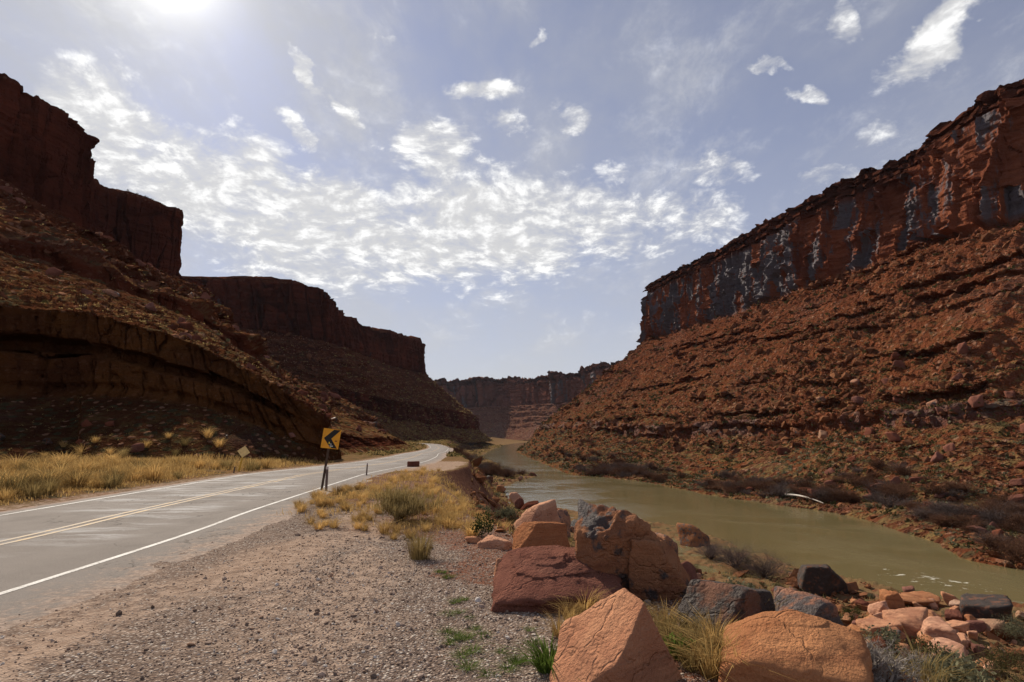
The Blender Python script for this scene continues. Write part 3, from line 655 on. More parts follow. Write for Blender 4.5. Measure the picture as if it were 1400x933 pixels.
hero('boulder', 1126, 814, 64, 38, .8, 'rock_dark', 'dark overhanging slab boulder jutting out against the green river',
     [((-.25, -.75, .1), .5), ((.5, -.8, -.35), .5), ((.75, 0, .66), .6), ((-.9, -.1, .3), .8), ((0, .9, .2), .8), ((-.1, .1, 1), .6), DN], 19, 5, yaw=.1, soft=.025, sink=.2)
hero('boulder', 858, 822, 168, 128, .7, 'rock_mixed', 'largest boulder, blue-grey varnished top and deep shaded side, above the river', None, 21, 6,
     lumps=[(-.05, 0, 0, .9, .85, 1.0, [((-.16, -.42, .9), .50), ((.42, -.84, -.34), .24), ((-.5, -.85, .15), .56), ((-1, -.05, .12), .75), ((.3, .1, .95), .54), ((.1, .9, .3), .8), ((.82, -.1, .56), .66), DN], 22, 0),
            (.27, -.06, 0, .5, .7, .66, [((.3, -.88, -.36), .4), ((.72, -.1, .66), .52), ((0, 1, .2), .8), ((-.9, 0, .2), .9), DN, ((.1, 0, 1), .66)], 27, -.15)], soft=.022, rough=.085)
hero('boulder', 740, 764, 84, 46, .6, 'rock_orange', 'slanted orange block left of the largest boulder, streaked pale on its left edge',
     [((-.72, -.3, .62), .55), ((.08, -.93, .36), .45), ((.05, .1, 1), .55), ((.95, .1, .1), .85), ((0, .9, .3), .8), DN, ((-1, 0, .1), .9)], 31, 5, soft=.02, rough=.03)
hero('boulder', 768, 735, 26, 34, .9, 'rock_mixed', 'small upright rock wedged between the slanted block and the largest boulder', None, 34, 4, back=1.2)
hero('boulder', 764, 836, 200, 62, 1.0, 'rock_red', 'long low dark red mound of crumbling rock at the gravel edge',
     [((-.1, -.56, .82), .28), ((.3, -.5, .81), .32), ((0, .1, 1), .36), ((.62, -.1, .78), .5), ((-.6, -.25, .76), .42), ((0, .7, .7), .6), DN], 38, 6, soft=.05, rough=.085, back=.42, sink=.2)
hero('boulder', 684, 790, 17, 24, .8, 'rock_orange', 'small loose pinkish rock lying alone on the gravel', [((-.5, -.5, .7), .6), ((.8, -.3, .3), .6), ((-.8, .1, .3), .8), ((.2, .1, 1), .75), ((0, .9, .2), .7), ((0, -.9, .2), .7), DN], 41, 4, sink=.15, soft=.08, yaw=.3)
hero('boulder', 782, 768, 46, 16, .8, 'rock_orange', 'flat pale orange slab between the red mound and the slanted block', None, 44, 4)
hero('boulder', 803, 776, 36, 20, .8, 'rock_orange', 'thin tilted slab leaning on the largest boulder behind the red mound', None, 46, 4)
hero('boulder', 676, 750, 46, 14, .6, 'rock_orange', 'pale pink slab lying at the bank edge left of the slanted block', [((-.3, -.3, .9), .5), ((.3, -.9, .3), .6), ((.3, .1, .95), .5), ((0, .9, .2), .8), ((.9, 0, .2), .9), ((-.9, 0, .2), .9), DN], 47, 4, soft=.03, yaw=-.6)
hero('boulder', 647, 742, 24, 7, .8, 'rock_orange', 'little flat pink slab beside the small green shrub', None, 48, 3)
hero('boulder', 905, 772, 46, 40, .8, 'rock_mixed', 'rough brown boulder right behind the largest boulder, by the water', None, 51, 4)
hero('boulder', 948, 748, 44, 28, .8, 'rock_mixed', 'brown boulder pile top against the river, left of the bare bushes', None, 53, 4)
hero('boulder', 938, 800, 34, 30, .8, 'rock_red', 'red rock below the brown boulder, left of the dark green bush', None, 54, 4)
hero('boulder', 710, 697, 14, 16, .9, 'rock_red', 'round red boulder standing at the river edge upstream', None, 56, 4)
hero('sandstone_block', 565, 638.5, 17, 7.5, .5, 'rock_red', 'long squared brown sandstone block beside the road bend', [((1, 0, 0), .9), ((-1, 0, 0), .9), ((0, 1, 0), .8), ((0, -1, 0), .8), ((0, 0, 1), .7), DN], 58, 4, cat='stone block', soft=.03, rough=.03)

cl = [(1221, 838, 26, 24, 'rock_orange', 'upright rounded orange boulder at the top of the riverside pile'), (1255, 829, 46, 14, 'rock_orange', 'flat tilted orange slab topping the riverside pile'),
      (1204, 845, 24, 18, 'rock_orange', 'squat orange boulder left of the upright rounded one'), (1239, 872, 48, 30, 'rock_orange', 'large pale orange boulder in the middle of the riverside pile'),
      (1204, 875, 50, 20, 'rock_orange', 'long low orange boulder in front of the riverside pile'), (1287, 885, 44, 27, 'rock_orange', 'big square-ended orange boulder with a dark right side'),
      (1233, 890, 28, 22, 'rock_mixed', 'small brown boulder tucked between two long orange ones'), (1207, 897, 52, 20, 'rock_mixed', 'long brown-topped boulder lowest in the pile beside dead twigs'),
      (1348, 855, 56, 30, 'rock_dark', 'dark slanting boulder at the right end of the riverside pile'), (1305, 851, 18, 13, 'rock_red', 'small red boulder below the grey slab'),
      (1316, 836, 24, 11, 'rock_pale', 'pale grey slab standing at the waterline'), (1355, 868, 30, 15, 'rock_pale', 'pale boulder just below the dark slanting boulder'),
      (1297, 908, 44, 23, 'rock_orange', 'smooth lit orange boulder low at the front of the pile'), (1268, 892, 28, 16, 'rock_orange', 'flat orange stone left of the square-ended boulder'),
      (1247, 848, 22, 13, 'rock_red', 'small red stone behind the large pale orange boulder'), (1310, 866, 26, 13, 'rock_orange', 'orange stone above the square-ended boulder'),
      (1334, 862, 20, 11, 'rock_red', 'small red stone against the dark slanting boulder'), (1172, 880, 26, 18, 'rock_orange', 'rounded stone right of the part blackened orange boulder'),
      (1275, 862, 18, 12, 'rock_mixed', 'little dark stone in a gap of the riverside pile'), (1117, 836, 26, 14, 'rock_mixed', 'low stone under the overhanging slab boulder'),
      (1355, 918, 18, 10, 'rock_orange', 'lone orange stone among green brush at the right edge'), (1180, 862, 22, 12, 'rock_red', 'reddish stone beside the round green shrub')]
for i, (x_, y_, w_, h_, m_, l_) in enumerate(cl):
    hero('boulder', x_, y_ + 2, w_ * 1.12, h_ * 1.25, .8, m_, l_, rand_planes(300 + i * 7, 9, .45, .85) + [((-.2, -.2, 1), .6)], 300 + i * 7, 5, soft=.045, rough=.045, yaw=RNG.uniform(-.3, .3))

STONES = []
variants = {}
for m_ in ('rock_orange', 'rock_red', 'rock_mixed', 'rock_dark', 'rock_pale'):
    variants[m_] = []
    for i in range(5):
        sd = 500 + i * 13 + len(m_); p, f = rock_vf(sd, rand_planes(sd, 9, .42, .8) + [((0, 0, -1), .7)], 4, .02, .05); variants[m_].append(npmesh('boulder', fit(p, 1, .8, .62, .3), f, MAT[m_], True))
def stone(P, size, m_, label, group, name='stone', cat='rock'):
    o = obj(name, variants[m_][RNG.integers(5)]); o.location = P; o.rotation_euler = (RNG.normal() * .15, RNG.normal() * .15, RNG.uniform(0, 6.28))
    o.scale = (size * RNG.uniform(.8, 1.3), size * RNG.uniform(.8, 1.2), size * RNG.uniform(.7, 1.25)); tag(o, label, cat, group); return o
def pick_m(p): 
    k = list(p); q = np.array([p[x] for x in k], float); return k[RNG.choice(len(k), p=q / q.sum())]
# more broken stone in and round the riverside pile
for i in range(95):
    px, py = RNG.uniform(1150, 1400), RNG.uniform(812, 930)
    if RNG.random() < .45: px, py = RNG.normal(1255, 55), RNG.normal(858, 18)
    if px > 1398 or py < 806 or (py < 822 and px > 1330): continue
    P = hit(px, py)
    if P is None or P[2] < WATER + .1: continue
    stone(P, RNG.uniform(.35, 1.15) * (.5 + P[1] / 70), pick_m({'rock_orange': 6, 'rock_red': 2, 'rock_mixed': 1.5, 'rock_pale': .6}), 'broken orange stone filling the riverside pile round its bigger boulders', 'stones of the riverside pile', 'broken_stone')
# fallen blocks at the foot of the road cut
for i in range(16):
    px, py = RNG.uniform(0, 420), RNG.uniform(575, 640); d = ray(px, py); rel = PL[:, :75].reshape(-1, 3) - np.array([0, 0, EYE]); p = PL[:, :75].reshape(-1, 3)[np.argmin(np.linalg.norm(np.cross(rel, d / np.linalg.norm(d)), axis=1) + (rel[:, 1] < 0) * 99)]
    stone(p, RNG.uniform(.25, .8), pick_m({'rock_red': 5, 'rock_dark': 3}), 'dark fallen block on the shaded apron beneath the road cut', 'fallen blocks under the road cut', 'fallen_block')
# stones lying over the bank in front and at the water's edge
cnt = 0
while cnt < 150:
    a = math.atan2(RNG.uniform(-.05, .98), 1); s = 10 ** RNG.uniform(.95, 1.85); x_, y_ = math.sin(a) * s, math.cos(a) * s
    z_, c_, wd, r_, _ = [float(v) for v in G(x_, y_, True)]
    if c_ < 1.2 or wd < .4: continue
    if fbm(np.array([x_, y_, 0]) * .12, 2, 8) < -.18 and RNG.random() < .8: continue
    sz = float(np.clip(RNG.pareto(2.2) * .35 + .28, .25, 1.5)) * (1 if s > 14 else .6)
    stone((x_, y_, z_ - .05 * sz), sz, pick_m({'rock_orange': 5, 'rock_red': 3, 'rock_mixed': 2}), 'red-orange stone lying on the scrubby bank between the big boulders and the river', 'stones on the near bank'); cnt += 1
cnt = 0
while cnt < 85:
    y_ = RNG.uniform(32, 240); x_ = RNG.uniform(-12, 14)
    z_, c_, wd, r_, _ = [float(v) for v in G(x_, y_, True)]
    if c_ < .2 or wd < -.6: continue
    if wd > 8 and RNG.random() < .55: continue
    sz = float(np.clip(RNG.pareto(2.0) * .6 + .5, .5, 2.8)) * (.6 + y_ / 200)
    stone((x_, y_, z_ - .05 * sz), sz, pick_m({'rock_orange': 2, 'rock_red': 4, 'rock_mixed': 2, 'rock_dark': 1}), 'brown rock on the steep bank or rocky spit upstream of the big boulders', 'rocks on the upstream bank', 'bank_rock'); cnt += 1

# rubble on the valley sides: the biggest one by one, the rest as one heap of debris
def samp(P, V, vlo, vhi, n, seed, bias=None):
    ok = np.argwhere((V >= vlo) & (V < vhi)); ok = ok[(ok[:, 0] > 2) & (ok[:, 0] < P.shape[0] - 3) & (ok[:, 1] > 1) & (ok[:, 1] < P.shape[1] - 2)]
    a = np.linalg.norm(np.cross(P[ok[:, 0] + 1, ok[:, 1]] - P[ok[:, 0], ok[:, 1]], P[ok[:, 0], ok[:, 1] + 1] - P[ok[:, 0], ok[:, 1]]), axis=-1)
    pts = P[ok[:, 0], ok[:, 1]]; dist = np.linalg.norm(pts, axis=1)
    wgt = a / dist ** 1.6
    if bias is not None: wgt = wgt * bias(pts)
    r = np.random.default_rng(seed); k = r.choice(len(ok), n, p=wgt / wgt.sum(), replace=False)
    return pts[k], np.linalg.norm(pts[k], axis=1)
def clumpy(sd, f=.03):
    return lambda p: sstep(-.25, .3, fbm(p * f, 4, sd)) + .12
def rubble_mat():
    m, t = newmat('talus_stone'); c = t.mix(t.attr('tint'), (.075, .026, .015), (.22, .095, .045)); n = t.noise(pos(t), 1.5, 4)
    t.out(t.mix(t.ramp(n, .4, .65, 0, .5), c, (.12, .06, .04)), .9, t.bump(n, .5, .3), 0); return m
MAT['rubble'] = rubble_mat()
def scatter(name, pts, sizes, mat, tints, zs=.7, seed=0, sub=1, kind='stuff', jit=.28):
    r = np.random.default_rng(seed); V0, F0 = ICO[sub]; n = len(pts); m = len(V0)
    ang = r.uniform(0, 6.28, n); sc = r.uniform(.7, 1.3, (n, 3)) * np.array([1, 1, zs])
    V = V0[None] * (1 + r.normal(size=(n, m, 1)) * jit) * sc[:, None, :] * (np.asarray(sizes)[:, None, None] * .5)
    tl = r.normal(size=(n, 1)) * .4
    V[..., 2] += V[..., 0] * tl
    c, s = np.cos(ang)[:, None], np.sin(ang)[:, None]
    V = np.stack([V[..., 0] * c - V[..., 1] * s, V[..., 0] * s + V[..., 1] * c, V[..., 2]], -1) + np.asarray(pts)[:, None, :]
    F = F0[None] + (np.arange(n) * m)[:, None, None]
    me = npmesh(name, V.reshape(-1, 3), F.reshape(-1, 3), mat, False, {'tint': np.repeat(tints, m)})
    o = obj(name, me)
    if kind: tag(o, kind=kind)
    return o
for P_, V_, vlo, vhi, n_, sd, side, lab in ((PR, VR, 1.2, 5.0, 42000, 5, 'rubble', ('red boulder resting on the sunlit talus slope across the river', 'boulders on the far talus slope')),
                                        (PL, VL, 2.05, 5.0, 14000, 6, 'rubble', ('brown rock on the slope above the road cut', 'rocks above the road cut'))):
    pts, dist = samp(P_, V_, vlo, vhi, n_, sd, clumpy(sd + 30))
    r = np.random.default_rng(sd); sz = np.clip((r.pareto(2.2, n_) * .42 + .32), .32, 3.6) * (dist / 240) ** .5
    if sd == 6: sz = np.clip(sz * .9 * (dist / 160) ** .5, .15, 4.5)
    big = np.argsort(-sz / dist)[:150 if sd == 5 else 90]; rest = np.ones(n_, bool); rest[big] = False
    scatter('talus_rubble', pts[rest], sz[rest], MAT['rubble'], r.random(rest.sum()) * (1 if sd == 5 else .5) ** (1 if sd == 5 else 1.6), .75, sd)
    for k in big:
        stone(pts[k] + np.array([0, 0, -.1 * sz[k]]), sz[k], pick_m({'rock_red': 9, 'rock_mixed': 1, 'rock_orange': .3, 'rock_pale': .2}) if sd == 5 else pick_m({'rock_red': 5, 'rock_mixed': 1}), lab[0], lab[1], 'boulder', 'boulder')
pts, dist = samp(PC, VC, .3, 4.0, 9000, 25, clumpy(61, .015)); r = np.random.default_rng(26)
scatter('talus_rubble', pts, np.clip(r.pareto(2.2, 9000) * .8 + .7, .7, 6), MAT['rubble'], r.random(9000) * .6, .75, 27)
# stony edge of the far bank
pts, dist = samp(PR, VR, .82, 1.35, 2600, 15, lambda p: sstep(.0, .4, fbm(p * .09, 3, 4)) + .1)
r = np.random.default_rng(15); scatter('shore_rubble', pts, np.clip(r.pareto(2.2, 2600) * .35 + .3, .3, 1.6), MAT['rubble'], .3 + .7 * r.random(2600), .6, 16)

# gravel stones over the shoulder and rubble on the near bank
def field(n, gen, seed, keep):
    r = np.random.default_rng(seed); out = []; tot = 0
    while tot < n:
        x, y = gen(r, n); z, c, wd, d, w_ = G(x, y, True); k = keep(x, y, z, c, wd, d, r)
        out.append(np.stack([x, y, z], -1)[k]); tot += int(k.sum())
    return np.concatenate(out)[:n]
def polar(a0, a1, s0, s1):
    def g(r, n):
        a = r.uniform(R(a0), R(a1), n); s = np.exp(r.uniform(math.log(s0), math.log(s1), n)); return np.sin(a) * s, np.cos(a) * s
    return g
def side_of_road(x, y): return pdist(x, y, RDs)         # right positive
pts = field(46000, polar(-52, 46, 2.6, 19), 41, lambda x, y, z, c, wd, d, r: (side_of_road(x, y) > 3.5) & (c < 1.0) & (r.random(len(x)) < .08 * sstep(3.4, 4.4, side_of_road(x, y)) + .17 * sstep(4.2, 5, side_of_road(x, y)) + .75 * sstep(4.6, 8.2, side_of_road(x, y) + 1.2 * fbm(np.stack([x, y, x * 0], -1) * .5, 3, 50))))
r = np.random.default_rng(42); d_ = np.linalg.norm(pts, axis=1)
sz = (.011 + r.pareto(3.2, len(pts)) * .008).clip(.01, .06) * (.8 + d_ / 14); pts[:, 2] += sz * .12
scatter('gravel', pts, sz, MAT['pebble'], r.random(len(pts)) ** 1.0, .65, 43, jit=.15)
pts = field(16000, polar(-4, 46, 6, 75), 44, lambda x, y, z, c, wd, d, r: (c > -.3) & (wd > -.3) & (r.random(len(x)) < .15 + sstep(-.1, .3, fbm(np.stack([x, y, x * 0], -1) * .16, 3, 58))))
r = np.random.default_rng(45); d_ = np.linalg.norm(pts, axis=1)
scatter('bank_rubble', pts, np.minimum((.07 + r.pareto(2.2, len(pts)) * .09).clip(.07, .8), .05 + d_ * .011) * (.6 + d_ / 30), MAT['rubble'], .35 + .65 * r.random(len(pts)), .65, 46)

# ------------------------------------------------------------------ plants
def blades(base, length, width, lean, seed, droop=.35, spread=None):
    r = np.random.default_rng(seed); n = len(base); a = r.uniform(0, 6.28, n)
    dirn = np.stack([np.cos(a), np.sin(a)], -1) * np.abs(r.normal(size=(n, 1))) * lean
    if spread is not None: dirn = dirn + spread
    L = np.asarray(length)[:, None]; wv = np.stack([-np.sin(a), np.cos(a), a * 0], -1) * (np.asarray(width)[:, None] / 2)
    mid = base + np.concatenate([dirn * .45, np.full((n, 1), .62)], -1) * L
    tip = base + np.concatenate([dirn * (1 + droop), np.full((n, 1), 1.0) - droop * .35 * (np.linalg.norm(dirn, axis=1, keepdims=True))], -1) * L
    V = np.stack([base - wv, base + wv, mid - wv * .8, mid + wv * .8, tip], 1).reshape(-1, 3)
    F = np.array([[0, 1, 3], [0, 3, 2], [2, 3, 4]])[None] + (np.arange(n) * 5)[:, None, None]
    return V, F.reshape(-1, 3), np.repeat(r.random(n), 5)
def twigs(seed, h, rad, stems, depth, kids, thick, spread=.8, up=.9, curl=.25):
    r = np.random.default_rng(seed); seg = []
    def grow(p, d, L, th, k):
        n = 3
        for i in range(n):
            d = d + r.normal(size=3) * curl; d[2] += .06; d /= np.linalg.norm(d); q = p + d * L / n
            seg.append((p, q, th, th * .75)); p = q; th *= .75
            if k > 0:
                for _ in range(kids):
                    if r.random() < .8:
                        e = d + r.normal(size=3) * spread * .6; e[2] += .15; grow(p, e / np.linalg.norm(e), L * r.uniform(.45, .7), th * .7, k - 1)
    for s in range(stems):
        a = r.uniform(0, 6.28); b = abs(r.normal()) * spread * .6
        d = np.array([math.cos(a) * b, math.sin(a) * b, up]); d /= np.linalg.norm(d)
        grow(np.array([math.cos(a), math.sin(a), 0]) * rad * .12 * r.random(), d, h * r.uniform(.5, .9), thick, depth)
    A = np.array([s[0] for s in seg]); B = np.array([s[1] for s in seg]); ta = np.array([s[2] for s in seg])[:, None]; tb = np.array([s[3] for s in seg])[:, None]
    D_ = B - A; rv = r.normal(size=D_.shape); w1 = np.cross(D_, rv); w1 /= np.linalg.norm(w1, axis=1)[:, None] + 1e-9; w2 = np.cross(D_, w1); w2 /= np.linalg.norm(w2, axis=1)[:, None] + 1e-9
    tri = [(w1), (-.5 * w1 + .866 * w2), (-.5 * w1 - .866 * w2)]
    V = np.stack([A + t_ * ta for t_ in tri] + [B + t_ * tb for t_ in tri], 1); n = len(A)
    F = np.array([[0, 1, 4], [0, 4, 3], [1, 2, 5], [1, 5, 4], [2, 0, 3], [2, 3, 5]])[None] + (np.arange(n) * 6)[:, None, None]
    top = V[..., 2].max(); V = V * np.array([1, 1, h / max(top, .01)])
    return V.reshape(-1, 3), F.reshape(-1, 3), np.repeat(r.random(n), 6), B * np.array([1, 1, h / max(top, .01)])
def leaves(pts, size, seed, jitter=.1, aspect=.5):
    r = np.random.default_rng(seed); n = len(pts); d = r.normal(size=(n, 3)); d[:, 2] = np.abs(d[:, 2]) * .8 + .2; d /= np.linalg.norm(d, axis=1)[:, None]
    s = np.cross(d, r.normal(size=(n, 3))); s /= np.linalg.norm(s, axis=1)[:, None]
    c = pts + r.normal(size=(n, 3)) * jitter; L = size * r.uniform(.6, 1.3, (n, 1))
    V = np.stack([c, c + d * L * .5 + s * L * aspect * .5, c + d * L, c + d * L * .5 - s * L * aspect * .5], 1).reshape(-1, 3)
    F = np.array([[0, 1, 2], [0, 2, 3]])[None] + (np.arange(n) * 4)[:, None, None]
    return V, F.reshape(-1, 3), np.repeat(r.random(n), 4)
def shrub_mesh(seed, mat, n=1400, leaf=.05, h=.8, w=1.1, clumps=16):
    r = np.random.default_rng(seed); a = r.uniform(0, 6.28, clumps); q = np.sqrt(r.random(clumps)) * w * .38; c = np.stack([np.cos(a) * q, np.sin(a) * q, r.uniform(.25, .85, clumps) * h * (1 - (q / w) ** 2)], -1)
    k = r.integers(clumps, size=n); d = r.normal(size=(n, 3)); d /= np.linalg.norm(d, axis=1)[:, None]
    p = c[k] + d * (r.random((n, 1)) ** .45) * np.array([w * .2, w * .2, h * .24]) * r.uniform(.6, 1.3, clumps)[k][:, None]
    p[:, 2] = np.maximum(p[:, 2], .01)
    return leaves(p, leaf, seed + 1, leaf * .3)
def plant(name, parts_fn): ...
# prototypes (meshes shared by the copies)
def tuft_mesh(seed, n=170, h=.42, lean=.5, w=.007, mat='straw', rad=.1):
    r = np.random.default_rng(seed); a = r.uniform(0, 6.28, n); q = np.sqrt(r.random(n)) * rad; b = np.stack([np.cos(a) * q, np.sin(a) * q, a * 0 - .02], -1)
    V, F, T = blades(b, r.uniform(.5, 1.15, n) * h, np.full(n, w), lean, seed, .5, np.stack([np.cos(a), np.sin(a)], -1) * (q / rad)[:, None] * lean * .6)
    return npmesh('grass_tuft', V, F, MAT[mat], False, {'tint': T})
TUFT = [tuft_mesh(60 + i, 190, .4, .5, .008) for i in range(5)]; TUFTD = [tuft_mesh(70 + i, 160, .38, .55, .008, 'straw_dull') for i in range(4)]; TUFTG = [tuft_mesh(76 + i, 120, .2, .7, .007, 'green') for i in range(2)]
def put(name, meshes, P, s, label, cat, group=None, sz=None):
    me = meshes[RNG.integers(len(meshes))] if isinstance(meshes, list) else meshes
    o = obj(name, me); o.location = P; o.rotation_euler = (0, 0, RNG.uniform(0, 6.28)); o.scale = (s, s, s * (sz or 1)); return tag(o, label, cat, group)
def leafm(seed, mat, **k):
    V, F, T = shrub_mesh(seed, mat, **k); return npmesh('shrub', V, F, MAT[mat], False, {'tint': T})
def twigm(seed, mat, **k):
    V, F, T, _ = twigs(seed, **k); return npmesh('bare_bush', V, F, MAT[mat], False, {'tint': T})
SAGE = [leafm(80 + i, 'sage', n=1200, leaf=.075, h=.7, w=1.0) for i in range(4)]
OLIV = [leafm(90 + i, 'olive', n=800, leaf=.07, h=.75, w=1.0) for i in range(4)]
DKGR = [leafm(95 + i, 'darkgreen', n=1600, leaf=.06, h=.9, w=1.2, clumps=22) for i in range(3)]
TAMR = [twigm(100 + i, 'twig_red', h=1, rad=1, stems=24, depth=2, kids=3, thick=.02, spread=.75) for i in range(4)]
TAMG = [twigm(110 + i, 'twig', h=1, rad=1, stems=22, depth=2, kids=3, thick=.018, spread=.8) for i in range(4)]

# golden verge left of the road, and the clump round the sign: grass sheets plus separate tufts
pts = field(30000, polar(-50, -17, 12, 60), 61, lambda x, y, z, c, wd, d, r: (-side_of_road(x, y) > 4.2) & (-side_of_road(x, y) < 13.5 + 2 * fbm(np.stack([x, y, x * 0], -1) * .2, 2, 3)) & (r.random(len(x)) < sstep(-.35, .25, fbm(np.stack([x, y, x * 0], -1) * .45, 4, 66)) * sstep(4.0, 6.2, -side_of_road(x, y)) + .03))
r = np.random.default_rng(62); n = len(pts); d_ = np.linalg.norm(pts, axis=1)
hh = (.22 + .32 * np.clip(fbm(pts * .35, 3, 67) + .5, 0, 1)) * r.uniform(.6, 1.3, n) * sstep(3.6, 7.5, -side_of_road(pts[:, 0], pts[:, 1])).clip(.3, 1)
V, F, T = blades(pts, hh, .006 + d_ * .0006, .45, 63); tag(obj('dry_grass', npmesh('dry_grass', V, F, MAT['straw'], False, {'tint': T})), kind='stuff')
def clump_zone(x, y, c):
    x = np.asarray(x, float); y = np.asarray(y, float)
    return sstep(2.4, -.6, np.abs(side_of_road(x, y) - 6.0 - .02 * y) - .9 + 1.2 * fbm(np.stack([x, y, np.zeros_like(x)], -1) * .4, 3, 33)) * sstep(13.4, 17.5, y + .5 * (x + 4) + 3 * fbm(np.stack([x, y, np.zeros_like(x)], -1) * .5, 3, 35)) * sstep(36, 27, y)
pts = field(6500, polar(-24, 2, 12.5, 38), 64, lambda x, y, z, c, wd, d, r: (side_of_road(x, y) > 3.9) & (c < 4.5) & (r.random(len(x)) < clump_zone(x, y, c) * sstep(-.05, .4, fbm(np.stack([x, y, x * 0], -1) * .8, 4, 68))))
r = np.random.default_rng(65); n = len(pts); d_ = np.linalg.norm(pts, axis=1)
V, F, T = blades(pts, r.uniform(.06, .22, n), .004 + d_ * .0005, .7, 66); tag(obj('dry_grass', npmesh('dry_grass', V, F, MAT['straw'], False, {'tint': T})), kind='stuff')
cnt = 0; r = np.random.default_rng(67)
while cnt < 70:
    x_, y_ = r.uniform(-8, 1), r.uniform(13, 34); z_, c_, wd, q, _ = [float(v) for v in G(x_, y_, True)]
    if r.random() > float(clump_zone(x_, y_, c_)) or c_ > 4 or float(side_of_road(x_, y_)) < 3.9: continue
    put('grass_tuft', TUFT, (x_, y_, z_), r.uniform(.5, 1.0), 'golden dry grass tuft in the clump round the sign posts', 'grass tuft', 'grass tufts round the sign'); cnt += 1
cnt = 0
while cnt < 80:
    a_, s_ = r.uniform(R(-46), R(-20)), r.uniform(16, 42); x_, y_ = math.sin(a_) * s_, math.cos(a_) * s_; q = -float(side_of_road(x_, y_))
    if q < 5 or q > 13: continue
    z_ = float(G(x_, y_)); put('grass_tuft', TUFT if r.random() < .6 else TUFTD, (x_, y_, z_), r.uniform(1.1, 2.4), 'golden dry grass tuft on the verge under the road cut', 'grass tuft', 'grass tufts along the road cut'); cnt += 1
poly = [(424, 700), (428, 718), (450, 724), (470, 712), (500, 726), (530, 732), (560, 728), (438, 682), (455, 690), (480, 688), (505, 684), (470, 672), (495, 668), (520, 672), (590, 700), (600, 712), (615, 722), (640, 728), (605, 690), (575, 676), (540, 668), (518, 700), (446, 706), (476, 700), (490, 712), (426, 690), (585, 722), (628, 712), (655, 724)]
for px, py in poly:
    for _ in range(2):
        P = hit(px + r.normal() * 9, py + r.normal() * 3)
        if float(side_of_road(P[0], P[1])) > 3.7: put('grass_tuft', TUFT, P, r.uniform(.5, .95), 'golden dry grass tuft in the clump round the sign posts', 'grass tuft', 'grass tufts round the sign', .85)
# bigger single plants
P = hit(547, 713); s = depth_of(P) / FPX
V, F, T, tip = twigs(131, 52 * s, .9, 46, 2, 3, .006, .62, 1.0, .16); bl = blades(tip[::2], np.full(len(tip[::2]), .16), np.full(len(tip[::2]), .008), .5, 132)
o = empty('rabbitbrush', P); tag(o, 'large feathery tan-olive bush rising above the golden grass by the bank', 'bush')
obj('stems', npmesh('stems', V, F, MAT['rabbit'], False, {'tint': T}), o); obj('sprays', npmesh('sprays', bl[0], bl[1], MAT['rabbit'], False, {'tint': bl[2]}), o)
o.scale = (1.25, 1.25, 1)
P = hit(574, 765); o = put('grass_tuft', tuft_mesh(140, 420, .5, .28, .006, 'straw_dull', .16), P, 1.05, 'single upright grass tuft alone on the open gravel', 'grass tuft')
P = hit(660, 738); put('shrub', leafm(141, 'darkgreen', n=700, leaf=.05, h=.6, w=.55), P, 1.0, 'small dark green shrub on the lip of the bank', 'shrub')
P = hit(751, 915); put('green_plant', tuft_mesh(142, 240, .2, .5, .011, 'green', .1), P, 1.15, 'bright green leafy plant at the foot of the pointed boulder', 'plant')
P = hit(930, 905); put('green_plant', leafm(143, 'green', n=260, leaf=.045, h=.24, w=.34), P, 1.0, 'bright green herb in the dry grass right of the pointed boulder', 'plant')
P = hit(1012, 822); put('green_bush', leafm(144, 'olive', n=5200, leaf=.075, h=1.25, w=3.1, clumps=46), P + np.array([0, .6, 0]), 1.05, 'wide dark green bush behind the black varnished boulder', 'bush')
P = hit(1167, 852); put('green_bush', leafm(145, 'darkgreen', n=2400, leaf=.08, h=1.5, w=1.6, clumps=22), P, 1.0, 'round green shrub left of the riverside pile', 'bush')
P = hit(1380, 935); put('green_bush', leafm(146, 'olive', n=5200, leaf=.085, h=2.3, w=3.6, clumps=40), P, 1.0, 'large green bush at the lower right by the riverside pile', 'bush')
P = hit(1392, 880); put('green_bush', leafm(147, 'sage', n=3000, leaf=.085, h=2.2, w=3.0, clumps=26), P, 1.0, 'grey-green bush behind the lower right green bush', 'bush')
P = hit(1225, 822); put('green_bush', leafm(148, 'olive', n=1500, leaf=.09, h=1.0, w=3.0, clumps=20), P, 1.0, 'low olive shrub at the waterline behind the riverside pile', 'bush')
for i, (px, py, hp, lab) in enumerate([(1045, 790, 56, 'bare grey bush with dense fine twigs, nearest the dark green bush'), (1005, 776, 46, 'bare grey bush left of the other bare bush above the river'), (972, 764, 34, 'low bare brush beside the brown boulder pile')]):
    P = hit(px, py); s = depth_of(P) / FPX; put('bare_bush', twigm(150 + i, 'twig', h=hp * s, rad=2.5, stems=42, depth=3, kids=2, thick=.045, spread=.9), P, 1.0, lab, 'bush')
for i, (px, py, hp, lab) in enumerate([(1205, 940, 64, 'pale dead twiggy bush right of the rounded orange boulder'), (1262, 925, 40, 'pale dead brush in front of the smooth lit boulder'), (1180, 910, 40, 'sparse dead twigs behind the rounded orange boulder')]):
    P = hit(px, py); s = depth_of(P) / FPX; put('dead_bush', twigm(160 + i, 'twig_pale', h=hp * s, rad=1, stems=20, depth=3, kids=2, thick=.02, spread=1.0), P, 1.0, lab, 'bush')
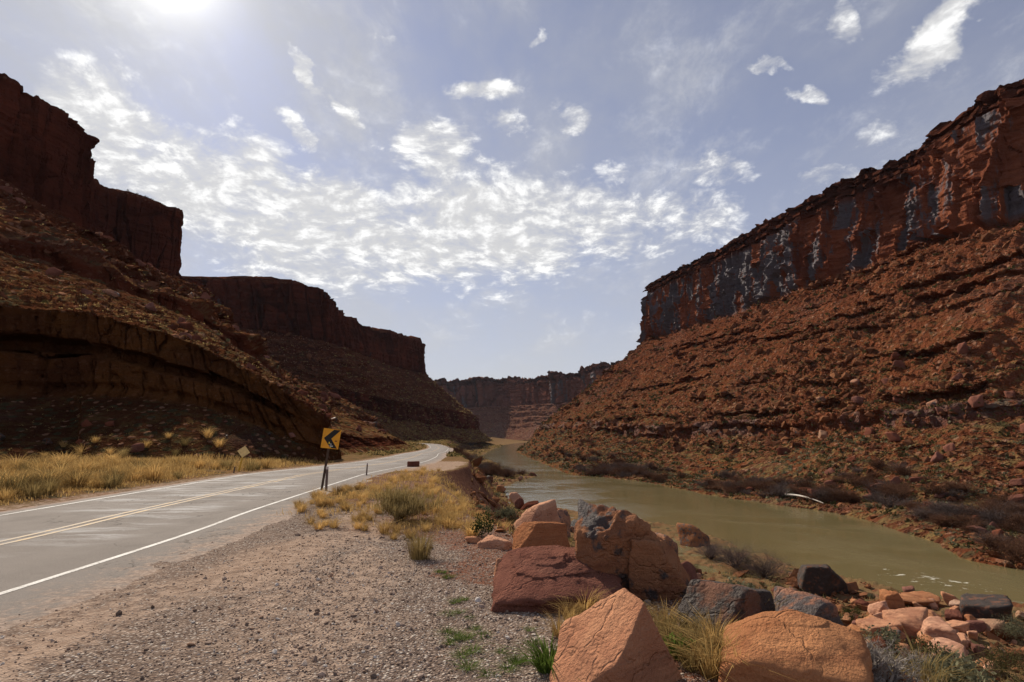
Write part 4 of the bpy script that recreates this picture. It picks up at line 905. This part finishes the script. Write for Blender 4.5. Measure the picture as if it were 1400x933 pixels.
# grass round the big boulders
for i, (px, py, s_, kind) in enumerate([(915, 885, .8, 0), (935, 880, .8, 0), (950, 890, .9, 0), (962, 878, .8, 0), (978, 896, 1.0, 1), (988, 884, .9, 0), (950, 915, .9, 0), (975, 925, 1.0, 1), (895, 870, .7, 0), (912, 862, .7, 1), (1003, 915, .9, 0), (870, 858, .6, 1), (1000, 900, .9, 0), (925, 900, .7, 0), (1010, 932, 1.0, 1), (800, 838, .7, 1), (780, 850, .6, 1), (765, 870, .6, 1), (1035, 870, 1.2, 0)]):
    P = hit(px, py)
    put('grass_tuft', TUFTD if kind == 0 else TUFT, P, s_, 'dry olive-straw grass tuft growing among the big boulders', 'grass tuft', 'grass tufts among the boulders')
for px, py in ((632, 822), (640, 836), (622, 846), (645, 858), (628, 868), (655, 882), (612, 792), (600, 780), (660, 900), (640, 905), (700, 900), (690, 915), (715, 880), (722, 905)):
    P = hit(px + RNG.uniform(-4, 4), py + RNG.uniform(-4, 4))
    for _ in range(2): put('weed_tuft', TUFTG, P + np.array([RNG.normal() * .12, RNG.normal() * .12, 0]), RNG.uniform(.3, .55), 'tiny green weed sprouting from the gravel', 'weed', 'green weeds in the gravel', .6)
for i in range(46):
    px, py = RNG.uniform(880, 1150), RNG.uniform(738, 815); P = hit(px, py)
    if P is None or P[2] < WATER + .25: continue
    if i % 3 == 0: stone(P, RNG.uniform(.4, 1.3), pick_m({'rock_red': 3, 'rock_mixed': 3, 'rock_orange': 2}), 'brown rock among the scrub between the largest boulder and the river', 'rocks among the bank scrub', 'bank_rock')
    else: put('sagebrush', SAGE if i % 2 else OLIV, P, RNG.uniform(.7, 1.5), 'low scrub bush between the largest boulder and the river', 'shrub', 'scrub behind the largest boulder')
# scrub over the near bank
cnt = 0; r = np.random.default_rng(171)
while cnt < 210:
    a_ = math.atan2(r.uniform(-.06, .98), 1); s_ = 10 ** r.uniform(.95, 1.9); x_, y_ = math.sin(a_) * s_, math.cos(a_) * s_
    z_, c_, wd, q, _ = [float(v) for v in G(x_, y_, True)]
    if c_ < 1.2 or wd < .8: continue
    k = r.random(); sc = r.uniform(.45, 1.1)
    if k < .38: put('sagebrush', SAGE, (x_, y_, z_), sc, 'grey-green sagebrush on the bouldery near bank', 'shrub', 'sagebrush on the near bank')
    elif k < .58: put('scrub_bush', OLIV, (x_, y_, z_), sc, 'olive scrub bush on the bouldery near bank', 'shrub', 'olive scrub on the near bank')
    else: put('grass_tuft', TUFTD, (x_, y_, z_), sc * 1.6, 'dull dry grass tuft on the bouldery near bank', 'grass tuft', 'grass tufts on the near bank')
    cnt += 1
cnt = 0
while cnt < 110:
    y_ = 10 ** r.uniform(1.5, 2.6); x_ = r.uniform(-12 - y_ * .07, 12); z_, c_, wd, q, _ = [float(v) for v in G(x_, y_, True)]
    if q < 5 or wd < .5 or c_ < -12: continue
    if (c_ > -1.5 and y_ < 130 and r.random() < .85) or y_ < 38: continue
    k = r.random(); sc = r.uniform(.35, .75) * (.7 + y_ / 220)
    if c_ > -1 and k < .5 and y_ < 140: put('grass_tuft', TUFT, (x_, y_, z_), sc * 1.6, 'straw-coloured tuft on the steep bank below the road', 'grass tuft', 'grass tufts on the steep bank')
    else: put('scrub_bush', OLIV if k < .8 else SAGE, (x_, y_, z_), sc, 'dark low scrub bush between the road and the river', 'shrub', 'scrub between road and river')
    cnt += 1
pts = field(16000, polar(-4, 47, 5.5, 80), 73, lambda x, y, z, c, wd, d, r: (c > -.2) & (wd > .8) & (r.random(len(x)) < .06 + sstep(-.05, .35, fbm(np.stack([x, y, x * 0], -1) * .35, 4, 74))))
r = np.random.default_rng(75); n = len(pts); d_ = np.linalg.norm(pts, axis=1)
V, F, T = blades(pts, r.uniform(.08, .32, n) * (.7 + d_ / 60), .005 + d_ * .0007, .7, 76); tag(obj('dry_grass', npmesh('dry_grass', V, F, MAT['straw_dull'], False, {'tint': T})), kind='stuff')
# tamarisk thickets on both banks
def thick(line_, lo, hi, n, h0, h1, sgn, lab, grp, ylim, P_=None, seed=1, xlim=999):
    r = np.random.default_rng(seed); L = cr_spline(line_, 600); T_ = np.gradient(L, axis=0); T_ /= np.linalg.norm(T_, axis=1)[:, None]; c = 0
    while c < n:
        i = r.integers(600); 
        if not (ylim[0] < L[i, 1] < ylim[1]) or L[i, 0] > xlim or r.random() > (1 if L[i, 1] < 250 else .6): continue
        off = r.uniform(lo, hi) * (1 + L[i, 1] / 500); p = L[i] + np.array([T_[i, 1], -T_[i, 0]]) * off * sgn
        if P_ is None:
            z_ = float(G(p[0], p[1]))
            if float(np.min(np.hypot(RDs[:, 0] - p[0], RDs[:, 1] - p[1]))) < 6: continue
        else:
            q = P_[:, :130].reshape(-1, 3); z_ = float(q[np.argmin((q[:, 0] - p[0]) ** 2 + (q[:, 1] - p[1]) ** 2), 2])
        if z_ < WATER + .15: continue
        h = r.uniform(h0, h1) * (1 + L[i, 1] / 700); o = put('tamarisk_bush', TAMR if r.random() < .6 else TAMG, (p[0], p[1], z_ - .1), h, lab, 'bush', grp); o.scale.x *= 1.25; o.scale.y *= 1.25; c += 1
thick(RB, 2.5, 17, 280, 1.4, 3.2, 1, 'bare reddish-brown tamarisk bush on the far river bank', 'tamarisk on the far bank', (52, 420), PR, 181, 100)
thick(LB, 2, 14, 70, 1.6, 3.6, -1, 'bare brown tamarisk bush on the near river bank upstream', 'tamarisk upstream on the near bank', (150, 800), None, 182)
# scrub on the valley sides
for P_, V_, vlo, vhi, n_, sd, lab, grp in ((PR, VR, 1.3, 5, 130, 191, 'small grey-green shrub on the talus slope across the river', 'shrubs on the far talus slope'), (PL, VL, 2.05, 5, 90, 192, 'pale dry shrub on the ledges above the road cut', 'shrubs above the road cut')):
    pts, dist = samp(P_, V_, vlo, vhi, n_, sd, lambda p: np.exp(-np.maximum(p[:, 2], 0) / 30) + .1)
    for p, d_ in zip(pts, dist): put('scrub_bush', OLIV if RNG.random() < .6 else SAGE, p, RNG.uniform(1.0, 2.2) * (d_ / 200) ** .4 * (.6 if sd == 192 else 1), lab, 'shrub', grp)
def lowscrub(P_, V_, vlo, vhi, n_, sd, smin, smax, mat, bias):
    pts, dist = samp(P_, V_, vlo, vhi, n_, sd, bias); r = np.random.default_rng(sd); k = 9
    base = np.repeat(pts, k, 0); s = np.repeat(r.uniform(smin, smax, n_) * (dist / 200) ** .7, k); b = base + r.normal(size=base.shape) * np.array([.45, .45, .12]) * s[:, None]
    V, F, T = leaves(b, s[:, None] * .75, sd + 1, .05, .8)
    tag(obj('low_scrub', npmesh('low_scrub', V, F, MAT[mat], False, {'tint': T})), kind='stuff')
lowscrub(PR, VR, 1.0, 5, 4300, 201, .5, 1.3, 'olive', lambda p: np.exp(-np.maximum(p[:, 2] + 12, 0) / 40) * (sstep(-.3, .3, fbm(p * .03, 3, 12)) + .15) + .06)
lowscrub(PR, VR, 1.0, 3, 2600, 203, .4, 1.0, 'sage', lambda p: sstep(-.3, .3, fbm(p * .04, 3, 14)) + .1)
lowscrub(PL, VL, 2.02, 5, 1700, 205, .25, .6, 'straw_dull', lambda p: (sstep(0, .3, fbm(p * .06, 3, 16)) + .05))
lowscrub(PL, VL, .1, 1, 900, 207, .12, .3, 'straw_dull', lambda p: sstep(0, .3, fbm(p * .3, 3, 18)) + .05)
lowscrub(PC, VC, .0, 4, 2600, 209, .4, .9, 'straw_dull', lambda p: np.exp(-np.maximum(p[:, 2], 0) / 40) + .08)
pts = field(3600, polar(-24, 3, 80, 900), 221, lambda x, y, z, c, wd, d, r: (d > 4.6) & (wd > .5) & (side_of_road(x, y) > -14) & (r.random(len(x)) < .25 + sstep(-.1, .3, fbm(np.stack([x, y, x * 0], -1) * .05, 3, 75))))
r = np.random.default_rng(222); n = len(pts); k = 9; d_ = np.repeat(np.linalg.norm(pts, axis=1), k); s_ = np.repeat(r.uniform(.3, 1.0, n), k) * (.3 + d_ / 220)
bb = np.repeat(pts, k, 0) + r.normal(size=(n * k, 3)) * np.array([.4, .4, .1]) * s_[:, None]; V, F, T = leaves(bb, s_[:, None] * .6, 223, .04, .7)
mm = (np.repeat(r.random(n), k) < .3)[:, None].repeat(2, 1).ravel()
tag(obj('low_scrub', npmesh('low_scrub', V, F, [MAT['straw_dull'], MAT['olive']], False, {'tint': T}, mm.astype(int))), kind='stuff')
# little bushes on the rims
for P_, V_, v0, n_, lab, grp, seed in ((PR, VR, 7.02, 110, 'tiny dark juniper on the rim of the sunlit cliff', 'junipers on the sunlit rim', 211), (PL, VL, 6.02, 60, 'tiny dark juniper on the rim of the shaded butte', 'junipers on the shaded rim', 212)):
    pts, dist = samp(P_, V_, v0, v0 + .12, n_, seed)
    for p, d_ in zip(pts, dist): put('juniper', DKGR, p, RNG.uniform(1.0, 2.4) * (d_ / 300) ** .5, lab, 'shrub', grp)
# tufts and bushes on the shaded apron under the cut
r = np.random.default_rng(215)
for px, py in ((85, 612), (112, 622), (150, 620), (168, 624), (200, 612), (240, 622), (252, 610), (285, 598), (60, 626), (300, 612), (230, 600), (130, 606)):
    d = ray(px, py); q = np.argmin(np.linalg.norm(np.cross(PL[:, :60].reshape(-1, 3) - np.array([0, 0, EYE]), d), axis=1)); p = PL[:, :60].reshape(-1, 3)[q]
    put('grass_tuft', TUFTD if r.random() < .5 else TUFT, p, r.uniform(1.4, 2.6), 'pale tuft on the shaded apron beneath the road cut', 'grass tuft', 'tufts on the shaded apron')

# ------------------------------------------------------------------ roadside things
MAT['sign_yellow'] = simple('sign_yellow', (.78, .34, .02), .5, .08, 5); MAT['sign_black'] = simple('sign_black', (.012, .011, .011), .5); MAT['post_wood'] = simple('dark_weathered_wood', (.075, .045, .03), .85, .35, 14, bump=.6)
MAT['post_brown'] = simple('brown_plastic', (.13, .085, .07), .6); MAT['pale_mark'] = simple('pale_reflector', (.6, .5, .45), .4); MAT['steel'] = simple('galvanised_steel', (.35, .34, .32), .45); MAT['post_yellow'] = simple('yellow_paint', (.55, .33, .04), .6, .2)
MAT['sign_pale'] = simple('faded_sign_face', (.75, .55, .24), .6, .12); MAT['sticker_white'] = simple('white_sticker', (.7, .68, .62), .6); MAT['sticker_yellow'] = simple('yellow_sticker', (.75, .6, .05), .6); MAT['scribble'] = simple('brown_scribble', (.3, .1, .02), .6); MAT['driftwood'] = simple('bleached_driftwood', (.62, .55, .48), .8, .2, 5, bump=.6)
def prism(name, pts, y0, y1, mat, parent=None, bevel=0):
    bm = bmesh.new(); a = [bm.verts.new((x, y0, z)) for x, z in pts]; b = [bm.verts.new((x, y1, z)) for x, z in pts]; n = len(pts)
    bm.faces.new(a); bm.faces.new(b[::-1])
    for i in range(n): bm.faces.new((a[i], b[i], b[(i + 1) % n], a[(i + 1) % n]))
    bmesh.ops.recalc_face_normals(bm, faces=bm.faces[:])
    if bevel: bmesh.ops.bevel(bm, geom=bm.edges[:], offset=bevel, segments=2, affect='EDGES')
    me = bpy.data.meshes.new(name); bm.to_mesh(me); bm.free(); me.materials.append(MAT[mat]); return obj(name, me, parent)
P = hit(439.5, 671); s = depth_of(P) / FPX
sg = empty('chevron_sign', P, R(14)); tag(sg, 'yellow sign with black chevron pointing left, on a leaning dark wooden post', 'road sign'); sg.rotation_euler = (0, R(6.5), R(14))
H = 85 * s; wd_, hd_ = 23.5 * s, 27 * s; zb_ = 57 * s
obj('post', boxmesh('post', [((0, 0, (H - .02) / 2 - .2), (.085, .085, H + .35), (0, 0, 0))], MAT['post_wood'], bev=.008), sg)
x0 = -wd_ / 2 + .03
pan = prism('sign_panel', [(x0, zb_), (x0 + wd_, zb_), (x0 + wd_, zb_ + hd_), (x0, zb_ + hd_)], -.052, -.047, 'sign_yellow', sg)
prism('chevron', [(x0 + u * wd_, zb_ + v * hd_) for u, v in ((.6, .97), (.98, .97), (.52, .5), (.92, .03), (.55, .03), (.1, .5))], -.0555, -.0525, 'sign_black', pan)
for nm, u, v, w_, h_, m_ in (('sticker', .58, .13, .17, .05, 'sticker_white'), ('sticker', .44, .28, .06, .10, 'sticker_yellow'), ('sticker', .54, .23, .09, .035, 'sticker_white'), ('sticker', .56, .06, .05, .05, 'sticker_yellow'), ('sticker', .8, .4, .12, .07, 'scribble')):
    prism(nm, [(x0 + (u - w_ / 2) * wd_, zb_ + (v - h_ / 2) * hd_), (x0 + (u + w_ / 2) * wd_, zb_ + (v - h_ / 2) * hd_), (x0 + (u + w_ / 2) * wd_, zb_ + (v + h_ / 2) * hd_), (x0 + (u - w_ / 2) * wd_, zb_ + (v + h_ / 2) * hd_)], -.0585, -.056, m_, pan)
for v in (.15, .85):
    bm = bmesh.new(); bmesh.ops.create_cone(bm, segments=8, radius1=.014, radius2=.012, depth=.012, cap_ends=True, matrix=Matrix.Translation((.0, -.060, zb_ + v * hd_)) @ Matrix.Rotation(R(90), 4, 'X'))
    me = bpy.data.meshes.new('bolt'); bm.to_mesh(me); bm.free(); me.materials.append(MAT['steel']); obj('bolt', me, pan)
def delineator(px, py, hp, wp, lab, lean):
    P = hit(px, py); s = depth_of(P) / FPX; e = empty('marker_post', P); e.rotation_euler = (0, R(lean), R(10)); tag(e, lab, 'marker post'); h = hp * s; w_ = wp * s
    obj('post', boxmesh('post', [((0, 0, h * .44 - .1), (w_, .028, h * .9 + .2), (0, 0, 0))], MAT['post_brown'], bev=.006), e)
    obj('reflector', boxmesh('reflector', [((0, 0, h * .945 + .002), (w_ * 1.02, .032, h * .11), (0, 0, 0))], MAT['pale_mark'], bev=.005), e)
delineator(445.8, 672, 33, 3.4, 'slim brown marker post with a pale top, beside the chevron sign', 0)
delineator(501, 651, 17.5, 1.8, 'short brown marker post farther on at the road bend', 2)
P = hit(326.5, 645); s = depth_of(P) / FPX; e = empty('diamond_marker', P); e.rotation_euler = (0, R(9), R(20)); tag(e, 'small faded diamond sign on a leaning yellow post across the road', 'road sign')
obj('post', boxmesh('post', [((0, 0, 11 * s - .1), (2.0 * s, .05, 22 * s + .2), (0, 0, 0))], MAT['post_yellow'], bev=.006), e); c_ = 27 * s; q = 8.2 * s
prism('sign_panel', [(0, c_ - q), (q, c_), (0, c_ + q), (-q, c_)], -.034, -.029, 'sign_pale', e)
prism('backing', [(0, c_ - q * .75), (q * .75, c_), (0, c_ + q * .75), (-q * .75, c_)], -.0285, -.026, 'post_yellow', e)
P = hit(320, 647); s = depth_of(P) / FPX; e = obj('stub_post', boxmesh('stub_post', [((0, 0, 4 * s), (1.6 * s, .06, 9 * s), (0, R(6), 0))], MAT['post_brown'], bev=.01)); e.location = P; tag(e, 'short dark stub post just left of the diamond sign', 'marker post')
# bleached trunk stranded on the far bank
q = PR[:, :130].reshape(-1, 3)
def on_wall(px, py):
    d = ray(px, py); d = d / np.linalg.norm(d); rel = q - np.array([0, 0, EYE]); return q[np.argmin(np.linalg.norm(np.cross(rel, d), axis=1) / (rel @ d))]
A_, B_ = on_wall(1074, 679), on_wall(1126, 690); n = 26; f = np.linspace(0, 1, n)
C_ = A_[None] * (1 - f)[:, None] + B_[None] * f[:, None]; C_[:, 2] = np.maximum(C_[:, 2], WATER + .3) + .35 + .5 * np.sin(f * 3.1); rad = .23 * (1 - f) ** .6 + .05
ang = np.linspace(0, 2 * math.pi, 9)[:-1]; ax = (B_ - A_) / np.linalg.norm(B_ - A_); sx = np.cross(ax, [0, 0, 1]); sx /= np.linalg.norm(sx); sy = np.cross(sx, ax)
V = C_[:, None] + (np.cos(ang)[None, :, None] * sx + np.sin(ang)[None, :, None] * sy) * rad[:, None, None]
i, j = np.meshgrid(np.arange(n - 1), np.arange(8), indexing='ij'); F = np.stack([i * 8 + j, (i + 1) * 8 + j, (i + 1) * 8 + (j + 1) % 8, i * 8 + (j + 1) % 8], -1).reshape(-1, 4)
lg = obj('driftwood_log', npmesh('driftwood_log', V, F, MAT['driftwood'])); tag(lg, 'long bleached white tree trunk stranded on the far river bank', 'driftwood')
V, F, T, _ = twigs(222, 1.6, 1, 5, 1, 2, .06, 1.0); rt = obj('root', npmesh('root', V, F, MAT['driftwood'], False, {'tint': T}), lg); rt.location = tuple(C_[0])

# ------------------------------------------------------------------ sky, sun
SUN_AZ, SUN_EL = R(-34.5), R(38)
sdir = Vector((math.sin(SUN_AZ) * math.cos(SUN_EL), math.cos(SUN_AZ) * math.cos(SUN_EL), math.sin(SUN_EL)))
ld = bpy.data.lights.new('sun', 'SUN'); ld.energy = 5.0; ld.angle = R(.6); ld.color = (1, .9, .75)
lo = link(bpy.data.objects.new('sun', ld)); lo.rotation_euler = (-sdir).to_track_quat('-Z', 'Y').to_euler(); lo.location = (0, 0, 400)

w = bpy.data.worlds.new('World'); scene.world = w; w.use_nodes = True
t = NT(w.node_tree)
D = t.n('ShaderNodeTexCoord').outputs['Generated']; S = t.sep(D)
sky = t.n('ShaderNodeTexSky', sky_type='NISHITA', sun_disc=False); sky.sun_elevation = SUN_EL; sky.sun_rotation = SUN_AZ; sky.altitude = 1200; sky.dust_density = 1.2; sky.ozone_density = 2.0
dz = t.m('ADD', t.m('MAXIMUM', S[2], .0), .22)
X, Y = t.m('DIVIDE', S[0], dz), t.m('DIVIDE', S[1], dz)
Pp = t.comb(X, Y, 0)
wr_ = t.v('SCALE', t.v('SUBTRACT', t.noise(Pp, 2.2, 3, .5, col=True), (.5, .5, .5)), scale=.2)
Pw = t.v('ADD', Pp, wr_)
u0, v0 = t.m('DIVIDE', S[0], t.m('MAXIMUM', S[1], .05)), t.m('DIVIDE', S[2], t.m('MAXIMUM', S[1], .05))      # bearing and height of the cloud banks
wn = t.v('SUBTRACT', t.noise(t.comb(u0, v0, 0), 4, 6, .6, col=True), (.5, .5, .5)); ws = t.sep(wn)
u0 = t.m('MULTIPLY_ADD', ws[0], .30, u0); v0 = t.m('MULTIPLY_ADD', ws[1], .2, v0)
def blob(px, py, rx, ry, ang):
    d = ray(px, py); cx, cy = d[0] / d[1], d[2] / d[1]; c, s_ = math.cos(R(-ang)), math.sin(R(-ang))
    xs = t.m('SUBTRACT', u0, float(cx)); ys = t.m('SUBTRACT', v0, float(cy))
    u = t.m('MULTIPLY', t.m('ADD', t.m('MULTIPLY', xs, c), t.m('MULTIPLY', ys, s_)), FPX / rx); v = t.m('MULTIPLY', t.m('SUBTRACT', t.m('MULTIPLY', ys, c), t.m('MULTIPLY', xs, s_)), FPX / ry)
    q = t.m('ADD', t.m('MULTIPLY', u, u), t.m('MULTIPLY', v, v)); return t.m('EXPONENT', t.m('MULTIPLY', t.m('MULTIPLY', q, q), -.5))
blobs = [(150, 175, 150, 74, 38, 1.05), (290, 252, 180, 84, 25, 1.05), (440, 315, 200, 88, 10, 1.05), (640, 315, 170, 92, 4, 1.08), (770, 300, 140, 66, 0, .95), (910, 300, 150, 55, -10, .74), (590, 215, 70, 40, 40, .95), (430, 95, 62, 15, 58, 1), (490, 145, 40, 14, 35, .95),
         (660, 130, 52, 26, 0, .95), (690, 175, 36, 20, 0, .85), (775, 150, 24, 28, 0, .75), (1290, 45, 125, 36, -42, 1), (1135, 25, 34, 46, 0, .84), (1090, 135, 28, 17, 0, .8), (1060, 90, 24, 12, 0, .72), (400, 172, 44, 20, 40, .9), (970, 220, 70, 26, 0, .72), (1150, 245, 70, 18, 0, .7), (835, 235, 40, 16, 0, .72), (740, 50, 16, 10, 0, .75), (520, 50, 24, 12, 30, .72), (1200, 200, 50, 18, 0, .6)]
msk = None
for a_ in blobs:
    q = t.m('MULTIPLY', blob(*a_[:5]), a_[5]); msk = q if msk is None else t.m('MAXIMUM', msk, q)
n1 = t.noise(Pw, 15, 8, .62); n2 = t.noise(Pw, 4.5, 4, .55)
val = t.m('ADD', t.m('ADD', t.m('MULTIPLY', n1, .7), t.m('MULTIPLY', n2, .3)), t.m('MULTIPLY', t.m('SUBTRACT', msk, 1), .42))
thin = t.m('MULTIPLY', t.ramp(t.noise(t.v('MULTIPLY', Pw, (1.2, .7, 1)), 3.2, 9, .68), .47, .73), .55)
cl = t.m('MAXIMUM', t.ramp(val, .245, .55), thin)
veil = t.noise(t.v('MULTIPLY', Pp, (1, .6, 1)), 1.8, 6, .6)
cosS = t.v('DOT_PRODUCT', D, tuple(sdir)); cp = t.m('MAXIMUM', cosS, 0)
g1 = t.m('POWER', cp, 90); g2 = t.m('POWER', cp, 9); g3 = t.m('POWER', cp, 500)
base = t.mix(1, sky.outputs[0], (.66, .73, 1.0), 'MULTIPLY')
veilf = t.m('ADD', t.m('MULTIPLY', t.ramp(veil, .36, .66), t.m('ADD', .34, t.m('MULTIPLY', g2, .5))), t.m('MULTIPLY', g2, .3), clamp=True)
VEIL = (4.7, 4.8, 5.15)
c = t.mix(veilf, base, VEIL)
hz = t.m('EXPONENT', t.m('MULTIPLY', S[2], -2.3)); hz = t.m('MULTIPLY', hz, 1.0, clamp=True)
c = t.mix(hz, c, (6.8, 6.75, 6.7))
ccol = t.mix(t.ramp(n1, .45, .7), (7.2, 7.2, 7.3), (12, 12, 11.9))
c = t.mix(t.m('MULTIPLY', cl, t.ramp(S[2], .1, .2)), c, ccol)
glow = t.m('ADD', t.m('MULTIPLY', g1, 1.7), t.m('ADD', t.m('MULTIPLY', g3, 9), t.m('MULTIPLY', g2, .35)))
c = t.mix(1, c, t.v('SCALE', (1, .98, .95), scale=glow), 'ADD')
c = t.mix(t.ramp(S[2], -.02, -.12), c, (1.2, .8, .6))
bg = t.n('ShaderNodeBackground'); t.set(bg.inputs[0], c); bg.inputs[1].default_value = .083
o = t.n('ShaderNodeOutputWorld'); t.t.links.new(bg.outputs[0], o.inputs[0])

scene.view_settings.view_transform = 'Standard'; scene.view_settings.look = 'None'; scene.view_settings.gamma = 1; scene.view_settings.exposure = .18
scene.view_settings.use_curve_mapping = False
scene.render.engine = 'CYCLES'
cy = scene.cycles; cy.max_bounces = 5; cy.diffuse_bounces = 3; cy.glossy_bounces = 2; cy.transmission_bounces = 2; cy.transparent_max_bounces = 4

# the canyon's air
HZ = bpy.data.materials.new('haze_air'); HZ.use_nodes = True; tt = NT(HZ.node_tree)
pv = tt.n('ShaderNodeVolumePrincipled'); pv.inputs['Color'].default_value = (.74, .83, 1, 1); pv.inputs['Density'].default_value = .000016; pv.inputs['Anisotropy'].default_value = 0
ho = tt.n('ShaderNodeOutputMaterial'); tt.t.links.new(pv.outputs[0], ho.inputs['Volume'])
tag(obj('haze', boxmesh('haze', [((0, 4000, 160), (19000, 27000, 360), (0, 0, 0))], HZ)), kind='stuff')
cy.volume_bounces = 0
